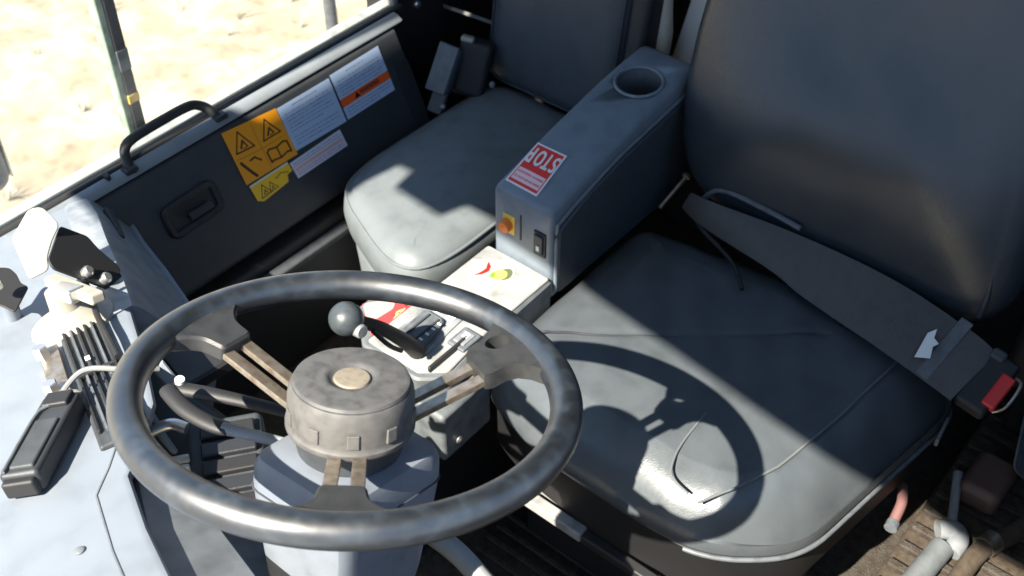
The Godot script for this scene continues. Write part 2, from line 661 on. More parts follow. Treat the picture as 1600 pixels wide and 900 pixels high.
func build_surroundings() -> void:
	var g := Mb.new()
	var pv := PackedVector3Array()
	var pt := PackedInt32Array()
	var rough := FastNoiseLite.new()
	rough.seed = 9
	rough.frequency = 0.5
	var n := 90
	for i in n + 1:
		for j in n + 1:
			var x := 150.0 * signf(i - n / 2.0) * pow(absf(i - n / 2.0) / (n / 2.0), 2.4)
			var z := 150.0 * signf(j - n / 2.0) * pow(absf(j - n / 2.0) / (n / 2.0), 2.4)
			pv.append(Vector3(x + 3.0, -2.0 + 0.05 * rough.get_noise_2d(x, z), z - 5.0))
	for i in n:
		for j in n:
			var a := i * (n + 1) + j
			pt.append_array([a, a + 1, a + n + 2, a, a + n + 2, a + n + 1])
	g.v = pv
	g.t = pt
	structure("ground", g, M.ground)
	# dry tufts
	var tuft := Mb.new()
	var rng := RandomNumberGenerator.new()
	rng.seed = 5
	for k in 14:
		var a := rng.randf() * TAU
		var h := rng.randf_range(0.05, 0.16)
		var o := Vector3(cos(a), 0, sin(a))
		tuft.tube([o * 0.01, o * 0.03 + Vector3.UP * h * 0.6, o * 0.08 + Vector3.UP * h], [0.004, 0.003, 0.0005], 3)
	var mm := MultiMesh.new()
	mm.transform_format = MultiMesh.TRANSFORM_3D
	mm.mesh = tuft.mesh()
	mm.instance_count = 450
	for k in 450:
		var p := Vector3(rng.randf_range(0.0, 9.0), -2.0, rng.randf_range(-12.0, -2.6))
		mm.set_instance_transform(k, Transform3D(Basis(Vector3.UP, rng.randf() * TAU).scaled(Vector3.ONE * rng.randf_range(0.3, 0.9)), p))
	var mi := MultiMeshInstance3D.new()
	mi.name = "dry_grass"
	mi.multimesh = mm
	mi.material_override = mat(Color(0.58, 0.52, 0.41), 0.9)
	mi.set_meta("kind", "stuff")
	mi.set_meta("label", "dry pale grass tufts on the bare ground outside the window")
	mi.set_meta("category", "grass")
	add_child(mi, true)

	var pole := thing("mirror_pole", "green painted upright pole with a yellow band outside the door window", "pole", Vector3(1.12, -0.3, -2.0))
	var b := Mb.new()
	b.rbox(Vector3(1.104, 0.55, -2.0), Vector3(0.018, 1.7, 0.03), 0.004)
	part("post", b, M.green, pole)
	b = Mb.new()
	b.rbox(Vector3(1.126, 0.55, -1.995), Vector3(0.026, 1.7, 0.026), 0.003)
	part("shaded_side", b, M.rubber, pole)  # the post's unlit side, its shade put into a black strip
	b = Mb.new()
	b.rbox(Vector3(1.1262, 0.405, -1.995), Vector3(0.028, 0.022, 0.028), 0.002)
	part("yellow_band", b, M.yellow, pole)
	b = Mb.new()
	b.rbox(Vector3(1.1262, 0.50, -1.995), Vector3(0.028, 0.05, 0.028), 0.002)
	part("grey_band", b, M.grey, pole)
	b = Mb.new()
	b.tube([Vector3(2.063, -2.0, -2.4), Vector3(2.063, 1.9, -2.4)], 0.019, 14)
	var post := thing("outside_post", "blurred pale grey post outside the top rear corner of the window", "post", Vector3(2.063, -2.0, -2.4))
	part("tube", b, M.grey, post)
	b = Mb.new()
	b.lathe([[0.0, 0.0], [0.06, 0.0], [0.06, 0.012], [0.03, 0.02], [0.0, 0.02]], 20, Transform3D(Basis(), Vector3(2.063, -2.02, -2.4)))
	part("foot_plate", b, M.grey, post)
	var mir := thing("side_mirror", "grey rounded mirror housing at the far left edge outside", "mirror", Vector3(0.838, 0.2, -2.18))
	b = Mb.new()
	b.rbox(Vector3(0.838, 0.305, -2.18), Vector3(0.10, 0.15, 0.10), 0.04)
	part("housing", b, M.dash_mid, mir)
	b = Mb.new()
	b.rbox(Vector3(0.8885, 0.305, -2.18), Vector3(0.006, 0.11, 0.06), 0.003)
	part("mirror_glass", b, M.bright, mir)


func build_cab() -> void:
	var b := Mb.new()
	b.rbox(Vector3(0.75, -0.03, -0.78), Vector3(2.5, 0.06, 1.72), 0.01)
	structure("cab_floor", b, M.floor)
	# roof, its front edge the windscreen header, unseen and notched to shape the seat shadows
	var edge := [Vector2(-0.435, -1.62), Vector2(-0.436, -1.46), Vector2(-0.306, -1.434), Vector2(-0.302, -1.398), Vector2(-0.360, -1.392), Vector2(-0.368, -1.266), Vector2(-0.315, -1.25), Vector2(-0.312, -1.186), Vector2(-0.335, -1.10), Vector2(-0.351, -0.96), Vector2(-0.372, -0.79), Vector2(-0.392, -0.63), Vector2(-0.412, -0.47), Vector2(-0.45, -0.25), Vector2(-0.46, 0.1)]
	var poly := PackedVector2Array([Vector2(2.06, 0.1), Vector2(2.06, -1.62)])
	for e in edge:
		poly.append(e)
	b = Mb.new()
	var flat := Transform3D(Basis(Vector3(1, 0, 0), Vector3(0, 0, 1), Vector3(0, 1, 0)), Vector3.ZERO)
	b.prism(poly, 2.11, 2.17, 0.004, flat)
	structure("cab_roof", b, M.ledge)
	b = Mb.new()
	b.rbox(Vector3(1.99, 1.05, -0.78), Vector3(0.06, 2.12, 1.72), 0.01)
	structure("cab_rear_wall", b, M.black)

	var pil := thing("door_pillar", "black pillar behind the passenger door with one bright bolt", "pillar", Vector3(1.63, 0, -1.63))
	b = Mb.new()
	b.rbox(Vector3(1.64, 1.05, -1.655), Vector3(0.16, 2.12, 0.09), 0.012)
	part("post", b, M.black, pil)
	b = Mb.new()
	b.lathe([[0.0, 0.0], [0.009, 0.0], [0.009, 0.004], [0.006, 0.007], [0.0, 0.007]], 12, frame(Vector3(1.628, 0.545, -1.61), Vector3.RIGHT, Vector3(0, 0, 1)))
	part("bolt", b, M.bright, pil)
	b = Mb.new()
	b.rbox(Vector3(1.556, 1.25, -1.608), Vector3(0.016, 1.36, 0.02), 0.005)
	part("edge_trim", b, M.shell, pil)

	b = Mb.new()
	b.prism(PackedVector2Array([Vector2(-0.46, 2.16), Vector2(-0.41, 2.16), Vector2(-0.36, 1.76), Vector2(-0.38, 1.76)]), -1.655, -1.505, 0.006)
	structure("shade_gusset", b, M.ledge)  # unseen gusset, added under the roof to shade the door panel
	b = Mb.new()
	b.rbox(Vector3(0.78, 0.46, 0.14), Vector3(2.5, 0.94, 0.05), 0.01)
	b.rbox(Vector3(1.78, 1.5, 0.14), Vector3(0.36, 1.24, 0.05), 0.01)
	structure("added_driver_wall", b, M.door)  # unseen wall, added to cut the light bounced from the ground
	b = Mb.new()
	b.rbox(Vector3(1.88, 1.05, -1.66), Vector3(0.30, 2.12, 0.06), 0.01)
	structure("cab_side_wall", b, M.black)

	var rail := thing("rear_trim_rail", "thin pale trim strip crossing the black corner behind the passenger seat", "trim strip", Vector3(1.72, 0.5, -1.5))
	b = Mb.new()
	b.tube(curve([Vector3(1.72, 0.496, -1.635), Vector3(1.72, 0.503, -1.55), Vector3(1.72, 0.512, -1.43)]), 0.0045, 8)
	part("strip", b, M.shell, rail)
	b = Mb.new()
	b.rbox(Vector3(1.72, 0.496, -1.626), Vector3(0.03, 0.03, 0.012), 0.004)
	part("clip", b, M.black, rail)

	# things kept behind the console
	var bag := thing("cream_bundle", "crumpled cream and mauve cloth bundle stuffed behind the console", "cloth bundle", Vector3(1.72, 0.45, -1.06))
	b = Mb.new()
	b.tube(curve([Vector3(1.735, 0.45, -1.065), Vector3(1.745, 0.56, -1.062), Vector3(1.75, 0.66, -1.066), Vector3(1.755, 0.80, -1.078)]), [0.02, 0.021, 0.022, 0.021, 0.02, 0.0195, 0.019, 0.019, 0.0195, 0.02, 0.021, 0.022, 0.023, 0.024, 0.024, 0.023, 0.022, 0.021, 0.021, 0.022, 0.023, 0.022, 0.02, 0.018, 0.012], 14)
	part("cloth", b, mat(Color(0.72, 0.68, 0.58), 0.7), bag)  # colour raised in place of light from behind the seats
	b = Mb.new()
	b.tube(curve([Vector3(1.728, 0.46, -1.082), Vector3(1.73, 0.58, -1.080), Vector3(1.735, 0.66, -1.082)]), 0.016, 10)
	part("mauve_fold", b, mat(Color(0.10, 0.09, 0.17), 0.8), bag)
	var sh := thing("grey_panel", "pale grey upright panel leaning between the two seat backs", "panel", Vector3(1.8, 0.3, -0.98))
	b = Mb.new()
	b.rbox(Vector3.ZERO, Vector3(0.02, 0.52, 0.075), 0.006, Transform3D(Basis(Vector3(0, 0, 1), -0.12) * Basis(Vector3(1, 0, 0), 0.15), Vector3(1.79, 0.50, -1.028)))
	part("board", b, M.white, sh)  # grey board made white, window light put into its colour
	b = Mb.new()
	b.rbox(Vector3.ZERO, Vector3(0.026, 0.02, 0.082), 0.006, Transform3D(Basis(Vector3(0, 0, 1), -0.12) * Basis(Vector3(1, 0, 0), 0.15), Vector3(1.82, 0.755, -0.990)))
	part("top_band", b, M.black, sh)
	var ob := thing("orange_button", "small orange seat belt button sunk behind the cup holder", "button", Vector3(1.71, 0.55, -1.03))
	b = Mb.new()
	b.rbox(Vector3(1.715, 0.572, -1.008), Vector3(0.03, 0.06, 0.04), 0.008)
	part("housing", b, M.black, ob)
	b = Mb.new()
	b.rbox(Vector3(1.704, 0.602, -1.003), Vector3(0.022, 0.026, 0.018), 0.005)
	part("button", b, M.orange, ob)


func build_passenger_door() -> void:
	var d := thing("passenger_door", "dark grey passenger door panel carrying yellow and white warning labels", "door", Vector3(1.1, 0, -1.6))
	var b := Mb.new()
	# section (z, y), drawn out along x
	var along := Transform3D(Basis(Vector3(0, 0, 1), Vector3(0, 1, 0), Vector3(1, 0, 0)), Vector3.ZERO)
	var sec := rounded([Vector2(-1.5525, 0.566), Vector2(-1.4565, 0.352), Vector2(-1.47, 0.335), Vector2(-1.63, 0.335), Vector2(-1.63, 0.568)], 0.01, 4)
	b.prism(sec, 0.60, 1.505, 0.006, along)
	part("inner_panel", b, M.door, d)
	b = Mb.new()
	b.prism(rounded([Vector2(-1.552, 0.569), Vector2(-1.561, 0.580), Vector2(-1.572, 0.584), Vector2(-1.5805, 0.583), Vector2(-1.5805, 0.5695)], 0.006, 4), 0.60, 1.53, 0.004, along)
	part("ledge", b, M.ledge, d)  # same plastic as the panel, its sunlight put into a paler grey
	b = Mb.new()
	b.prism(rounded([Vector2(-1.582, 0.57), Vector2(-1.582, 0.582), Vector2(-1.588, 0.585), Vector2(-1.608, 0.576), Vector2(-1.608, 0.57)], 0.004, 3), 0.55, 1.56, 0.0, along)
	part("window_seal", b, M.rubber, d)
	b = Mb.new()
	b.prism(rounded([Vector2(-1.6325, 0.3), Vector2(-1.6325, 0.5665), Vector2(-1.6105, 0.5665), Vector2(-1.6105, 0.577), Vector2(-1.618, 0.581), Vector2(-1.640, 0.578), Vector2(-1.65, 0.565), Vector2(-1.65, 0.3)], 0.006, 3), 0.5, 1.58, 0.0, along)
	part("outer_sill", b, M.paint, d)
	b = Mb.new()
	b.rbox(Vector3(1.06, 1.13, -1.6105), Vector3(1.0, 1.12, 0.004), 0.001)
	part("window_glass", b, M.pane, d)
	# lower step of the door
	b = Mb.new()
	b.prism(rounded([Vector2(-1.44, 0.325), Vector2(-1.435, 0.02), Vector2(-1.64, 0.02), Vector2(-1.64, 0.325)], 0.012, 4), 0.62, 1.52, 0.005, along)
	part("lower_panel", b, M.black, d)
	b = Mb.new()
	b.prism(rounded([Vector2(-1.415, 0.30), Vector2(-1.415, 0.285), Vector2(-1.436, 0.28), Vector2(-1.436, 0.305)], 0.004, 3), 0.75, 1.35, 0.002, along)
	part("trim_lip", b, M.dash_dark, d)
	# plane of the inner panel
	var pl := func(x: float, y: float, off := 0.0) -> Vector3:
		return Vector3(x, y, -1.55 + 0.45 * (0.562 - y)) + Vector3(0, 0.41, 0.91) * off
	# latch handle in its recess
	var fr := func(x: float, y: float, off := 0.0) -> Transform3D: return Transform3D(Basis(Vector3(1, 0, 0), Vector3(0, 0.912, -0.41), Vector3(0, 0.41, 0.912)), pl.call(x, y, off))
	b = Mb.new()
	var ring := rounded([Vector2(-0.062, -0.034), Vector2(0.062, -0.03), Vector2(0.062, 0.034), Vector2(-0.062, 0.03)], 0.02, 5)
	var hole := Mb.inset(ring, 0.013)
	var rr := []
	for lv in [[ring, -0.002], [ring, 0.006], [Mb.inset(ring, 0.003), 0.009], [Mb.inset(ring, 0.009), 0.009], [hole, 0.006], [hole, -0.0015]]:
		var r := PackedVector3Array()
		for q in lv[0]:
			r.append(Vector3(q.x, q.y, lv[1]))
		rr.append(r)
	b.loft(rr, false, fr.call(0.915, 0.476))
	var rec := part("handle_recess", b, M.black, d)
	b = Mb.new()
	b.prism(hole, -0.001, 0.0015, 0.0, fr.call(0.915, 0.476))
	part("cup", b, M.black, rec)
	b = Mb.new()
	b.rbox(Vector3(0.012, -0.008, 0.009), Vector3(0.055, 0.016, 0.008), 0.004, fr.call(0.915, 0.476))
	part("latch_lever", b, M.seat_side, rec)
	b = Mb.new()
	b.prism(rounded([Vector2(-0.020, -0.075), Vector2(0.024, -0.075), Vector2(0.024, 0.062), Vector2(-0.020, 0.062)], 0.010, 4), -0.002, 0.0025, 0.001, fr.call(1.478, 0.452))
	part("rear_inset", b, M.seat_side, d)
	# grab handle over the ledge
	b = Mb.new()
	b.tube(curve([Vector3(0.846, 0.572, -1.562), Vector3(0.852, 0.588, -1.578), Vector3(0.862, 0.601, -1.594), Vector3(0.885, 0.608, -1.602), Vector3(0.95, 0.610, -1.604), Vector3(1.01, 0.609, -1.604), Vector3(1.032, 0.603, -1.600), Vector3(1.045, 0.592, -1.586), Vector3(1.050, 0.575, -1.566)], 5), 0.0092, 14)
	b.rbox(Vector3(0.846, 0.582, -1.566), Vector3(0.026, 0.010, 0.022), 0.004)
	b.rbox(Vector3(1.051, 0.582, -1.568), Vector3(0.028, 0.010, 0.022), 0.004)
	part("grab_handle", b, M.black, d)
	b = Mb.new()
	b.rbox(Vector3(0.805, 0.586, -1.575), Vector3(0.008, 0.012, 0.018), 0.003)
	part("lock_pin", b, M.black, d)
	# labels
	var rng := RandomNumberGenerator.new()
	rng.seed = 12
	var ink := Color(0.22, 0.14, 0.03)
	var y1 := Color(0.93, 0.60, 0.06)
	var im := blank(256, 208, y1)
	warning_triangle(im, Vector2(62, 58), 40, ink)
	warning_triangle(im, Vector2(190, 58), 40, ink)
	path_on(im, [Vector2(20, 128), Vector2(58, 196)], 12, ink)
	path_on(im, [Vector2(60, 132), Vector2(84, 128), Vector2(104, 150)], 7, ink)
	path_on(im, [Vector2(150, 130), Vector2(186, 138), Vector2(222, 130), Vector2(238, 138), Vector2(238, 182), Vector2(222, 176), Vector2(186, 184), Vector2(150, 178), Vector2(140, 182), Vector2(140, 138), Vector2(150, 130)], 7, ink)
	line_on(im, Vector2(186, 140), Vector2(186, 182), 6, ink)
	line_on(im, Vector2(128, 12), Vector2(128, 196), 2, Color(0.6, 0.4, 0.06))
	line_on(im, Vector2(12, 112), Vector2(244, 112), 2, Color(0.6, 0.4, 0.06))
	part("warning_label", sheet([pl.call(1.034, 0.561, 0.001), pl.call(1.162, 0.551, 0.001), pl.call(1.166, 0.460, 0.001), pl.call(1.036, 0.461, 0.001)]), print_mat(im), d)
	im = blank(200, 80, Color(0.93, 0.74, 0.12))
	im.fill_rect(Rect2i(0, 0, 200, 8), Color(0.85, 0.82, 0.7))
	warning_triangle(im, Vector2(50, 46), 26, ink)
	warning_triangle(im, Vector2(88, 50), 22, ink)
	path_on(im, [Vector2(120, 30), Vector2(150, 22), Vector2(180, 40)], 5, Color(0.6, 0.42, 0.05))
	part("warning_label", sheet([pl.call(1.040, 0.457, 0.001), pl.call(1.137, 0.458, 0.001), pl.call(1.142, 0.427, 0.001), pl.call(1.044, 0.419, 0.001)], 0.0006, PackedVector2Array([Vector2(0, 0), Vector2(1, 0), Vector2(1, 0.6), Vector2(0.86, 0.62), Vector2(0.8, 0.98), Vector2(0.12, 1.0), Vector2(0, 0.8)])), print_mat(im), d)
	var pale := Color(0.66, 0.74, 0.85)
	var text_ink := Color(0.36, 0.42, 0.52)
	im = blank(280, 180, pale)
	small_print(im, Rect2(70, 10, 130, 14), 1, text_ink, rng, 4)
	small_print(im, Rect2(20, 30, 240, 84), 6, text_ink, rng)
	small_print(im, Rect2(20, 124, 240, 44), 3, text_ink, rng)
	part("notice_label", sheet([pl.call(1.164, 0.549, 0.001), pl.call(1.301, 0.549, 0.001), pl.call(1.301, 0.463, 0.001), pl.call(1.165, 0.466, 0.001)]), print_mat(im), d)
	im = blank(280, 180, pale)
	small_print(im, Rect2(80, 10, 110, 14), 1, text_ink, rng, 4)
	small_print(im, Rect2(20, 30, 240, 66), 5, text_ink, rng)
	im.fill_rect(Rect2i(0, 100, 280, 32), Color(0.92, 0.36, 0.10))
	poly_on(im, PackedVector2Array([Vector2(74, 128), Vector2(90, 104), Vector2(106, 128)]), Color(0.12, 0.07, 0.04))
	small_print(im, Rect2(16, 138, 250, 36), 3, text_ink, rng)
	var wl := part("notice_label", sheet([pl.call(1.306, 0.552, 0.001), pl.call(1.443, 0.554, 0.001), pl.call(1.443, 0.465, 0.001), pl.call(1.306, 0.464, 0.001)]), print_mat(im), d)
	var tm := part("lettering", lettering("WARNING", 0.0085, 0.0004), M.print, wl, true)
	tm.transform = fr.call(1.385, 0.497, 0.0022)
	im = blank(280, 76, Color(0.80, 0.80, 0.86))
	small_print(im, Rect2(14, 6, 250, 14), 1, text_ink, rng)
	line_on(im, Vector2(4, 24), Vector2(276, 24), 2, text_ink)
	im.fill_rect(Rect2i(8, 34, 264, 12), Color(0.85, 0.66, 0.64))
	small_print(im, Rect2(14, 50, 250, 20), 2, Color(0.62, 0.45, 0.47), rng)
	part("notice_label", sheet([pl.call(1.141, 0.453, 0.001), pl.call(1.278, 0.457, 0.001), pl.call(1.281, 0.423, 0.001), pl.call(1.145, 0.421, 0.001)]), print_mat(im), d)


func build_passenger_seat() -> void:
	var s := thing("passenger_seat", "grey vinyl passenger seat with a sunlit stepped patch on its cushion", "seat", Vector3(1.38, 0, -1.26))
	var out := resample(rounded([Vector2(1.165, -1.405), Vector2(1.077, -1.195), Vector2(1.095, -1.125), Vector2(1.17, -1.10), Vector2(1.66, -1.10), Vector2(1.67, -1.425), Vector2(1.26, -1.435)], 0.075, 7), 96)
	var b := Mb.new()
	b.pad(out, [[0.03, 0.315], [0.012, 0.325], [0.004, 0.345], [0.0, 0.375], [0.003, 0.395], [0.010, 0.412], [0.024, 0.425], [0.045, 0.4315], [0.07, 0.4335]], func(w: Vector2, f: float): return 0.008 * (1.0 - (1.0 - f) * (1.0 - f)) + 0.0012 * sin(w.x * 40.0 + w.y * 23.0) * f)
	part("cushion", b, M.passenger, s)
	var pts := []
	for q in Mb.inset(out, 0.0085):
		pts.append(Vector3(q.x, 0.411, q.y))
	b = Mb.new()
	b.tube(pts, 0.003, 8, true)
	part("piping", b, M.passenger, s)
	b = Mb.new()
	b.pad(Mb.inset(out, 0.03), [[0.02, 0.06], [0.0, 0.07], [-0.012, 0.26], [-0.014, 0.29], [-0.012, 0.306], [0.0, 0.314]], func(_w: Vector2, _f: float): return 0.0, 2)
	part("base", b, M.ledge, s)
	# backrest, leaning back: outline (z, height along the back)
	var lean := Vector3(0.15, 1.0, 0).normalized()
	var xf := Transform3D(Basis(Vector3(0, 0, 1), lean, Vector3(0, 0, 1).cross(lean)), Vector3(1.638, 0.40, 0))
	var bo := resample(rounded([Vector2(-1.43, 0.03), Vector2(-1.10, 0.03), Vector2(-1.10, 0.58), Vector2(-1.13, 0.66), Vector2(-1.40, 0.66), Vector2(-1.43, 0.58)], 0.05, 6), 90)
	var back := func(q: Vector3) -> Vector3: return xf * Vector3(q.x, q.z, q.y)
	b = Mb.new()
	b.pad(bo, [[0.02, -0.09], [0.0, -0.075], [0.0, -0.02], [0.004, -0.008], [0.014, 0.002], [0.032, 0.008]], func(w: Vector2, f: float): return 0.012 * (1.0 - (1.0 - f) * (1.0 - f)) * (0.5 + w.y))
	b.warp(back)
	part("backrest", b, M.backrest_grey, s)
	# the dark boxed side of the backrest next to the console
	b = Mb.new()
	b.rbox(Vector3(-1.080, 0.36, -0.034), Vector3(0.050, 0.62, 0.06), 0.018, xf)
	part("backrest_side", b, M.seat_side, s)
	pts = []
	for q in Mb.inset(bo, 0.008):
		pts.append(back.call(Vector3(q.x, 0.0, q.y)))
	b = Mb.new()
	b.tube(pts, 0.0032, 8, true)
	part("backrest_piping", b, M.piping_dark, s)

	# two belt buckles standing at the door side of the cushion
	var k := thing("seat_belt_buckle", "grey seat belt buckle with a pale edge, nearest the door panel", "buckle", Vector3(1.5, 0.42, -1.46))
	var t := Transform3D(Basis(Vector3(0, 0, 1), -0.55) * Basis(Vector3(0, 1, 0), 0.25), Vector3(1.545, 0.487, -1.455))
	b = Mb.new()
	b.rbox(Vector3.ZERO, Vector3(0.03, 0.10, 0.052), 0.008, t)
	part("housing", b, M.console_dark, k)
	b = Mb.new()
	b.rbox(Vector3(-0.0165, 0.0, 0.0), Vector3(0.006, 0.104, 0.046), 0.003, t)
	part("pale_edge", b, M.grey, k)
	b = Mb.new()
	b.rbox(Vector3(0.0, -0.066, 0.008), Vector3(0.014, 0.06, 0.034), 0.004, t)
	part("stalk", b, M.console_dark, k)
	b = Mb.new()
	b.lathe([[0.0, 0.0], [0.006, 0.0], [0.006, 0.003], [0.0, 0.005]], 10, frame(Vector3(1.505, 0.423, -1.43), Vector3.RIGHT, Vector3(-0.5, 0.4, 0.7)))
	part("rivet", b, M.bright, k)
	k = thing("seat_belt_buckle", "black seat belt buckle beside the passenger backrest with a cream tip", "buckle", Vector3(1.6, 0.42, -1.43))
	t = Transform3D(Basis(Vector3(0, 0, 1), -0.35) * Basis(Vector3(0, 1, 0), 0.5), Vector3(1.60, 0.475, -1.425))
	b = Mb.new()
	b.rbox(Vector3.ZERO, Vector3(0.05, 0.12, 0.07), 0.012, t)
	part("housing", b, M.black, k)
	b = Mb.new()
	b.rbox(Vector3(-0.012, 0.060, -0.022), Vector3(0.024, 0.012, 0.028), 0.005, t)
	part("cream_tip", b, M.cream, k)
	b = Mb.new()
	b.lathe([[0.0, 0.0], [0.007, 0.0], [0.007, 0.004], [0.0, 0.006]], 10, frame(Vector3(1.60, 0.452, -1.375), Vector3.RIGHT, Vector3(-0.5, 0.5, 0.7)))
	part("rivet", b, M.bright, k)


func build_console() -> void:
	var c := thing("centre_console", "blue grey console box with a cup holder and a red sticker", "console", Vector3(1.4, 0, -0.967))
	# sections along x: a box with rounded upper edges
	var rows := [[1.203, 0.593, 0.006], [1.206, 0.5985, 0.001], [1.212, 0.6015, 0.0], [1.25, 0.610, 0.0], [1.30, 0.622, 0.0], [1.36, 0.635, 0.0], [1.43, 0.648, 0.0], [1.50, 0.660, 0.0], [1.57, 0.668, 0.0], [1.625, 0.671, 0.0], [1.636, 0.668, 0.0], [1.642, 0.660, 0.006]]
	var rings := []
	for r in rows:
		var sec := rounded([Vector2(-1.032 + r[2], 0.40), Vector2(-1.032 + r[2], r[1]), Vector2(-0.905 - r[2], r[1]), Vector2(-0.905 - r[2], 0.40)], 0.014, 5)
		var ring := PackedVector3Array()
		for q in sec:
			ring.append(Vector3(r[0], q.y, q.x))
		rings.append(ring)
	var b := Mb.new()
	b.loft(rings)
	var csg := CSGMesh3D.new()
	csg.name = "body"
	csg.mesh = b.mesh(35.0)
	csg.material = M.console
	c.add_child(csg, true)
	csg.position = -c.position
	var hole := CSGCylinder3D.new()
	hole.name = "cup_hole"
	hole.operation = CSGShape3D.OPERATION_SUBTRACTION
	hole.radius = 0.043
	hole.height = 0.16
	hole.sides = 48
	hole.material = M.console_dark
	csg.add_child(hole, true)
	hole.transform = Transform3D(Basis(Vector3(0, 0, 1), 0.09), Vector3(1.533, 0.665, -0.968))
	b = Mb.new()
	var lip := []
	for i in 48:
		var a := TAU * i / 48
		lip.append(hole.transform * Vector3(0.0435 * cos(a), -0.0005, 0.0435 * sin(a)))
	b.tube(lip, 0.003, 8, true)
	part("cup_holder_rim", b, M.console, c)
	b = Mb.new()
	b.lathe([[0.0, -0.076], [0.036, -0.076], [0.0425, -0.07], [0.0425, -0.07], [0.036, -0.072], [0.0, -0.072]], 32, hole.transform)
	part("cup_holder_base", b, M.console_dark, c)
	# raised side panel with its bright edge
	var side := Transform3D(Basis(Vector3(1, 0, 0), Vector3(0, 1, 0), Vector3(0, 0, 1)), Vector3(0, 0, -0.905))
	b = Mb.new()
	b.prism(rounded([Vector2(1.217, 0.41), Vector2(1.217, 0.556), Vector2(1.29, 0.583), Vector2(1.40, 0.606), Vector2(1.63, 0.628), Vector2(1.63, 0.41)], 0.012, 5), -0.004, 0.006, 0.003, side)
	part("side_panel", b, M.console_dark, c)
	b = Mb.new()
	b.tube(curve([Vector3(1.213, 0.42, -0.902), Vector3(1.213, 0.555, -0.902), Vector3(1.225, 0.573, -0.902), Vector3(1.29, 0.592, -0.902), Vector3(1.40, 0.616, -0.902), Vector3(1.62, 0.639, -0.902)], 6), 0.0035, 8)
	part("side_bead", b, M.console, c)
	# front face controls
	var fx := 1.2025
	b = Mb.new()
	b.rbox(Vector3(fx, 0.53, -0.998), Vector3(0.003, 0.04, 0.026), 0.001)
	var plate := part("warning_plate", b, M.yellow, c)
	b = Mb.new()
	b.lathe([[0.0, 0.0], [0.0125, 0.0], [0.0125, 0.010], [0.0105, 0.014], [0.0, 0.015]], 20, frame(Vector3(fx - 0.001, 0.529, -1.000), Vector3(0, 0, 1), Vector3(-1, 0, 0)))
	part("orange_knob", b, M.orange, plate)
	b = Mb.new()
	b.rbox(Vector3(fx, 0.535, -0.972), Vector3(0.003, 0.056, 0.003), 0.001)
	part("slot", b, M.black, c)
	b = Mb.new()
	b.rbox(Vector3(fx, 0.522, -0.929), Vector3(0.006, 0.052, 0.026), 0.002)
	var sw := part("rocker_switch", b, M.black, c)
	b = Mb.new()
	b.rbox(Vector3(fx - 0.004, 0.523, -0.929), Vector3(0.006, 0.040, 0.018), 0.002, Transform3D(Basis(), Vector3.ZERO))
	part("rocker", b, M.door, sw)
	b = Mb.new()
	b.rbox(Vector3(fx - 0.0075, 0.516, -0.929), Vector3(0.001, 0.011, 0.007), 0.0004)
	part("white_mark", b, M.white, sw)
	# the red sticker, read from the rear
	var im := blank(128, 160, Color(0.90, 0.86, 0.86))
	var red := Color(0.86, 0.20, 0.17)
	im.fill_rect(Rect2i(6, 6, 116, 148), red)
	im.fill_rect(Rect2i(10, 16, 108, 46), Color(0.93, 0.78, 0.78))
	var rng := RandomNumberGenerator.new()
	rng.seed = 4
	small_print(im, Rect2(16, 20, 96, 38), 2, Color(0.85, 0.45, 0.45), rng, 7)
	# seen with its top towards the rear of the cab, so its print stands on its head from the front
	var tl := Vector3(1.3145, 0.6265, -1.025)
	var tr := Vector3(1.3155, 0.6265, -0.962)
	var br := Vector3(1.219, 0.6035, -0.951)
	var bl := Vector3(1.2205, 0.6035, -1.021)
	var st := part("stop_sticker", sheet([br, bl, tl, tr], 0.0012), print_mat(im), c)
	var tm := part("lettering", lettering("STOP", 0.0195, 0.0006), M.white, st, true)
	var up := (br - tr).normalized()
	var nn := Vector3(0, 0, -1).cross(up)
	tm.transform = Transform3D(Basis(Vector3(0, 0, -1), up * 1.9, nn), (tl + tr + br + bl) / 4.0 + (tr - br) * 0.21 + nn * 0.0022)


